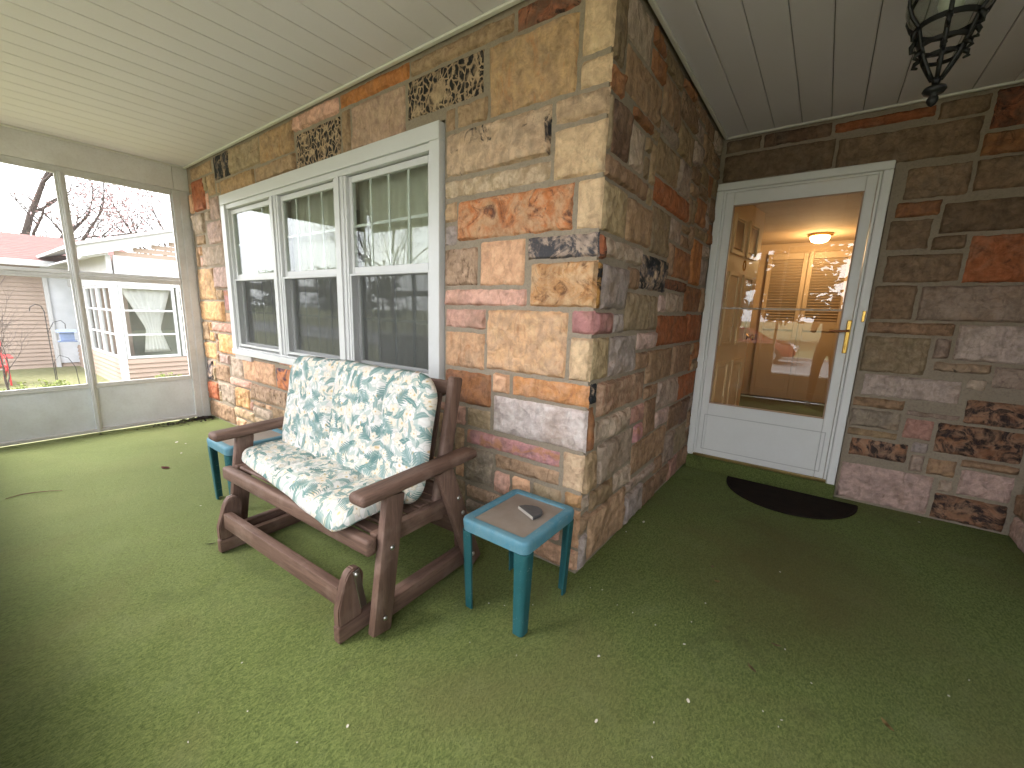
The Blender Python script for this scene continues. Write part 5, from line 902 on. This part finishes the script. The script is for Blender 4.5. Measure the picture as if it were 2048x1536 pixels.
def bare_tree(name, label, x, y, z, h, seed, levels=5, r0=None, spread=.55, buds=None, nb=0, first=.32):
    q = random.Random(seed); t = thing(name, label, 'tree', (x, y, z), 'bare trees beyond the screens'); tr = MB(); br = MB(); tips = []
    r0 = r0 or h * .022
    def grow(p, d, L, r, lev, mb):
        pts = [p]; rads = [r]; n = 4 if lev < 3 else 3; dd = d.copy()
        for i in range(n):
            dd = (dd + Vector((q.gauss(0, .13), q.gauss(0, .13), q.gauss(.03, .08)))).normalized(); p = p + dd * (L / n); pts.append(p); rads.append(r * (1 - .55 * (i + 1) / n))
        mb.tube(pts, rads, 7 if lev < 2 else (5 if lev < 4 else 3), False)
        if lev >= levels: tips.append(p); return
        for i in range(q.randint(4, 6) if lev == 0 else (q.randint(3, 4) if lev < levels - 1 else q.randint(2, 4))):
            f = q.uniform(first if lev == 0 else .25, 1); j = min(n - 1, int(f * n)); b = pts[j].lerp(pts[j + 1], f * n - j)
            a = q.uniform(0, 6.28); ax = dd.orthogonal().normalized(); side = (ax * cos(a) + dd.cross(ax) * sin(a)); nd = (dd * (1 - spread) + side * spread + Vector((0, 0, .12))).normalized()
            grow(b, nd, L * q.uniform(.5, .75), rads[j] * .62, lev + 1, br)
        if lev > 0: grow(p, (dd + Vector((q.gauss(0, .2), q.gauss(0, .2), .1))).normalized(), L * .6, rads[-1], lev + 1, br)
    grow(Vector((x, y, z - .1)), Vector((0, 0, 1)), h * .42, r0, 0, tr)
    grow(Vector((x, y, z + h * .40)), Vector((.05, .05, 1)).normalized(), h * .30, r0 * .5, 1, br)
    tr.build('trunk', BARK, t, smooth=True); br.build('crown', BARK, t, smooth=True)
    if buds:
        m = MB()
        for i in range(nb):
            c = q.choice(tips) + Vector((q.gauss(0, .18), q.gauss(0, .18), q.gauss(0, .18))); u = Vector((q.gauss(0, 1), q.gauss(0, 1), q.gauss(0, 1))).normalized(); w = u.orthogonal().normalized(); L = .07
            m.quad(c, c + u * L + w * L * .5, c + u * L * 2, c + u * L - w * L * .5)
        m.build('buds', buds, t)
    return t
bare_tree('bare_tree', 'tall bare tree rising behind the red roof at the left', -27, 1.05, GZ, 11.0, 14, 6, .27, .60, BUD, 300)
bare_tree('budding_tree', 'pink budding tree behind the white porch roof', -24, 5.6, GZ, 10.0, 23, 5, .15, .55, BUD, 1500)
bare_tree('bare_tree', 'leafless tree in the front yard mirrored in the window', -14, -10, GZ, 10, 5, 5, .11, .55)
bare_tree('vine_shrub', 'bare brown stems climbing before the tan siding', -11.5, -1.02, GZ, 2.6, 77, 4, .02, .5, None, 0, .05)
def evergreen(x, y, h, r, seed, label):
    q = random.Random(seed); t = thing('evergreen_tree', label, 'tree', (x, y, GZ), 'evergreens across the street'); MB().tube([(x, y, GZ - .1), (x, y, GZ + h * .5), (x, y, GZ + h * .9)], [h * .03, h * .02, h * .006], 7).build('trunk', BARK, t); m = MB()
    cl = [(q.uniform(0, 6.28), q.uniform(.25, 1), q.uniform(.18, 1)) for _ in range(70)]
    for i in range(2600 if h < 10 else 6000):
        a, rr, f = q.choice(cl); R = r * rr * (1.15 - f) ** .6; c = Vector((x + R * cos(a) + q.gauss(0, r * .10), y + R * sin(a) + q.gauss(0, r * .10), GZ + h * f + q.gauss(0, h * .03))); u = Vector((q.gauss(0, 1), q.gauss(0, 1), q.gauss(0, .5))).normalized(); w = u.orthogonal().normalized(); L = h * .035
        m.quad(c, c + u * L + w * L * .4, c + u * L * 2, c + u * L - w * L * .4)
    m.build('crown', DGRN, t)
for i, (x, y, h, r, lab) in enumerate(((-46, -20, 5.2, 3.0, 'dark evergreen mirrored at the left of the left window pane'), (-52, -30, 6.5, 4, 'broad dark evergreen mirrored in the left window pane'), (-36, -26, 4.6, 3, 'evergreen mirrored low in the middle window pane'), (-26, -30, 5.0, 3.2, 'evergreen mirrored at the right of the middle window pane'), (-4, -36, 13, 6.5, 'large evergreen across the street mirrored in the door glass'), (7, -38, 12, 6, 'evergreen across the street right of the large one'))): evergreen(x, y, h, r, 60 + i, lab)
# bird feeder on a shepherd's crook
FX, FY_ = -11.2, -.42
hk = thing('feeder_pole', 'dark iron crook pole with small fence hoops in the next yard', 'pole', (FX, FY_, GZ))
MB().tube([(FX, FY_, GZ - .05), (FX, FY_, .95), (FX, FY_ - .03, 1.05), (FX, FY_ - .10, 1.08), (FX, FY_ - .17, 1.03), (FX, FY_ - .19, .95)], .007, 7).build('crook', IRON, hk); MB().tube([(FX, FY_, .55), (FX, FY_ + .10, .75), (FX, FY_ + .2, .78), (FX, FY_ + .26, .70)], .006, 6).build('side_hook', IRON, hk)
MB().tube([(FX, FY_ + .02, GZ - .03), (FX, FY_ + .02, -.02), (FX, FY_ + .10, .10), (FX, FY_ + .22, .04), (FX, FY_ + .30, -.15), (FX, FY_ + .32, GZ - .03)], .006, 6).build('hoop', IRON, hk)
BLUE = paint('blue_feeder_paint', (.14, .19, .32), .6); fd2 = thing('bird_feeder', 'blue wooden bird feeder hanging on the iron crook', 'bird feeder', (FX, FY_ + .2, .3))
MB().box(FX - .08, FX + .08, FY_ + .12, FY_ + .38, .36, .385, .004).build('tray', BLUE, fd2); MB().box(FX - .05, FX + .05, FY_ + .15, FY_ + .35, .386, .55, .004).build('hopper', BLUE, fd2)
MB().prism([(FX - .10, FY_ + .11, .551), (FX, FY_ + .11, .60), (FX + .10, FY_ + .11, .551)], (0, .28, 0)).build('roof', BLUE, fd2); MB().tube([(FX, FY_ + .25, .62), (FX, FY_ + .25, .70)], .006, 6).build('hanger', IRON, fd2)
# red garden chair
RED = paint('red_plastic', (.55, .03, .03), .5); cx, cy = -12.6, -1.25; ch = thing('garden_chair', 'red slatted garden chair beside the tan house', 'chair', (cx, cy, GZ))
for i in range(5): MB().bar((cx + .0, cy - .24 + i * .115, GZ + .36), (cx - .28, cy - .26 + i * .13, GZ + .98 + .05 * (2 - abs(i - 2))), .10, .022, (1, 0, .35), .006).build('back_slat', RED, ch)
for i in range(5): MB().bar((cx + .02 + i * .105, cy - .27, GZ + .32 + i * .02), (cx + .02 + i * .105, cy + .27, GZ + .32 + i * .02), .022, .09, (1, 0, .2), .005).build('seat_slat', RED, ch)
for s in (-1, 1):
    MB().bar((cx - .2, cy + s * .33, GZ + .56), (cx + .52, cy + s * .33, GZ + .56), .025, .12, (0, 1, 0), .008).build('armrest', RED, ch); MB().bar((cx + .45, cy + s * .30, GZ), (cx + .45, cy + s * .30, GZ + .545), .09, .025, (0, 1, 0), .005).build('leg', RED, ch); MB().bar((cx - .45, cy + s * .27, GZ + .02), (cx + .50, cy + s * .27, GZ + .36), .11, .025, (0, 1, 0), .005).build('side_rail', RED, ch)
# parked car, mirrored in the door glass
CARP = NT('red_car_paint').fin((.22, .02, .02), .25); CARP.node_tree.nodes['Principled BSDF'].inputs['Coat Weight'].default_value = .6; TYRE = NT('tyre').fin((.02, .02, .02), .9); CGL = NT('car_glass').fin((.02, .025, .03), .08); RIM = NT('alloy_rim').fin((.5, .5, .5), .35, None, .9)
X_, Y_ = -2.2, -15.2; car = thing('parked_car', 'red saloon car parked on the street mirrored in the door glass', 'car', (X_, Y_, GZ))
prof = [(-2.2, .32), (-2.22, .62), (-2.05, .86), (-1.25, .93), (-.75, 1.30), (-.30, 1.42), (.45, 1.40), (1.05, 1.02), (1.15, .94), (2.0, .80), (2.2, .60), (2.2, .32)]
m = MB().prism([(X_ + a, Y_ - .86, GZ + z) for a, z in prof], (0, 1.72, 0))
for v_ in m.bm.verts:
    if v_.co.z > GZ + 1.0: v_.co.y = Y_ + (v_.co.y - Y_) * .78
bmesh.ops.bevel(m.bm, geom=m.bm.edges[:], offset=.05, segments=2, affect='EDGES'); m.build('body', CARP, car, angle=40)
for s in (-1, 1):
    m = MB().prism([(X_ + a, Y_ + s * (.86 - (z - .96) * .33) + s * .012, GZ + z) for a, z in ((-1.05, .98), (-.68, 1.28), (-.3, 1.36), (.42, 1.35), (.90, 1.04), (.95, .98))], (0, -s * .02, 0)); m.build('side_window', CGL, car)
    for a in (-1.35, 1.4):
        w_ = MB().lathe([(.20, -.10), (.30, -.11), (.325, -.08), (.325, .08), (.30, .11), (.20, .10)], (0, 0, 0), 20); bmesh.ops.transform(w_.bm, matrix=Matrix.Translation((X_ + a, Y_ + s * .80, GZ + .33)) @ Matrix.Rotation(pi / 2, 4, 'X'), verts=w_.bm.verts); wo = w_.build('wheel', TYRE, car, smooth=True)
        w_ = MB().lathe([(0, -.09), (.19, -.09), (.205, -.06), (.205, .06), (.19, .09), (0, .09)], (0, 0, 0), 16); bmesh.ops.transform(w_.bm, matrix=Matrix.Translation((X_ + a, Y_ + s * .80, GZ + .33)) @ Matrix.Rotation(pi / 2, 4, 'X'), verts=w_.bm.verts); w_.build('rim', RIM, wo)
    MB().box(X_ + 2.17, X_ + 2.235, Y_ + s * .62 - .14, Y_ + s * .62 + .14, GZ + .60, GZ + .72, .02).build('headlight', RIM, car)

# ------------------------------------------------------------------ photographer behind the camera, mirrored in the door glass
def person():
    me = bpy.data.meshes.new('person'); V = []; Ed = []; Rd = []
    def add(p, r, par=None):
        V.append(p); Rd.append(r); i = len(V) - 1
        if par is not None: Ed.append((par, i))
        return i
    X, Y = .86, -1.86
    pel = add((X, Y, .88), (.135, .105)); wa = add((X, Y + .005, 1.02), (.115, .085), pel); chs = add((X, Y, 1.20), (.135, .095), wa); sh = add((X, Y - .01, 1.33), (.10, .075), chs); nk = add((X, Y - .005, 1.41), (.05, .05), sh)
    hd = add((X, Y + .02, 1.50), (.078, .09), nk); add((X, Y + .015, 1.595), (.06, .07), hd)
    feet = []
    for s in (-1, 1):
        hip = add((X + s * .09, Y, .82), (.085, .085), pel); kn = add((X + s * .11, Y + (.05 if s < 0 else .0), .46), (.058, .060), hip); an = add((X + s * .125, Y + (.06 if s < 0 else -.02), .085), (.038, .040), kn); add((X + s * .14, Y + (.19 if s < 0 else .11), .036), (.040, .030), an)
        so_ = add((X + s * .165, Y - .005, 1.315), (.052, .052), sh); el = add((X + s * .215, Y + .05, 1.07), (.040, .040), so_); wr = add((.771 + s * .085, Y + .155, 1.165), (.026, .022), el); pa = add((.771 + s * .074, Y + .178, 1.205), (.026, .015), wr)
        for f in range(4):
            b0 = (.771 + s * (.068 - .004 * f), Y + .184 + .002 * f, 1.222 + (f - 1.5) * .017); a_ = add(b0, (.0085, .0085), pa); add((.771 + s * (.045 - .003 * abs(f - 1.5)), Y + .188, 1.226 + (f - 1.5) * .019), (.0075, .0075), a_)
        th = add((.771 + s * .058, Y + .160, 1.200), (.010, .010), pa); add((.771 + s * .035, Y + .158, 1.212), (.0085, .0085), th)
    me.from_pydata(V, Ed, []); o = bpy.data.objects.new('person', me); COL.objects.link(o)
    sk = o.modifiers.new('skin', 'SKIN'); o.modifiers.new('sub', 'SUBSURF').levels = 2
    for i, v_ in enumerate(me.skin_vertices[0].data): v_.radius = Rd[i]; v_.use_root = (i == 0)
    dg = bpy.context.evaluated_depsgraph_get(); me2 = bpy.data.meshes.new_from_object(o.evaluated_get(dg)); bpy.data.objects.remove(o)
    for f in me2.polygons: f.use_smooth = True
    me2.materials.clear()
    for mt in (paint('dark_jacket', (.035, .030, .030), .85), paint('skin', (.45, .27, .19), .55), paint('dark_trousers', (.015, .015, .02), .85), paint('pale_shoes', (.5, .48, .45), .7), paint('dark_hair', (.03, .02, .015), .6)): me2.materials.append(mt)
    for f in me2.polygons:
        c = f.center; f.material_index = 0
        if c.z < .10: f.material_index = 3
        elif c.z < .90: f.material_index = 2
        if c.z > 1.415: f.material_index = 4 if (c.y < Y + .03 or c.z > 1.60) else 1
        if c.y > Y + .145 and 1.14 < c.z < 1.28: f.material_index = 1
    o = new_obj('person', me2); lo = min(v_.co.z for v_ in me2.vertices)
    for v_ in me2.vertices: v_.co.z -= lo - .001
    tag(o, 'person in dark clothes holding up a phone, mirrored in the door glass', 'person')
    HAIR = me2.materials[4]; SKN = me2.materials[1]
    MB().lathe([(0, -.012), (.010, -.010), (.013, 0), (.010, .012), (0, .014)], (X, Y + .112, 1.505), 10).build('nose', SKN, o, smooth=True)
person()
ph = thing('phone', 'black phone held up in both hands behind the porch view', 'phone', (.771, -1.668, 1.2))
MB().box(.771 - .073, .771 + .073, -1.6765, -1.668, 1.178, 1.250, .003).build('phone_body', NT('phone_black').fin((.01, .01, .012), .3), ph)
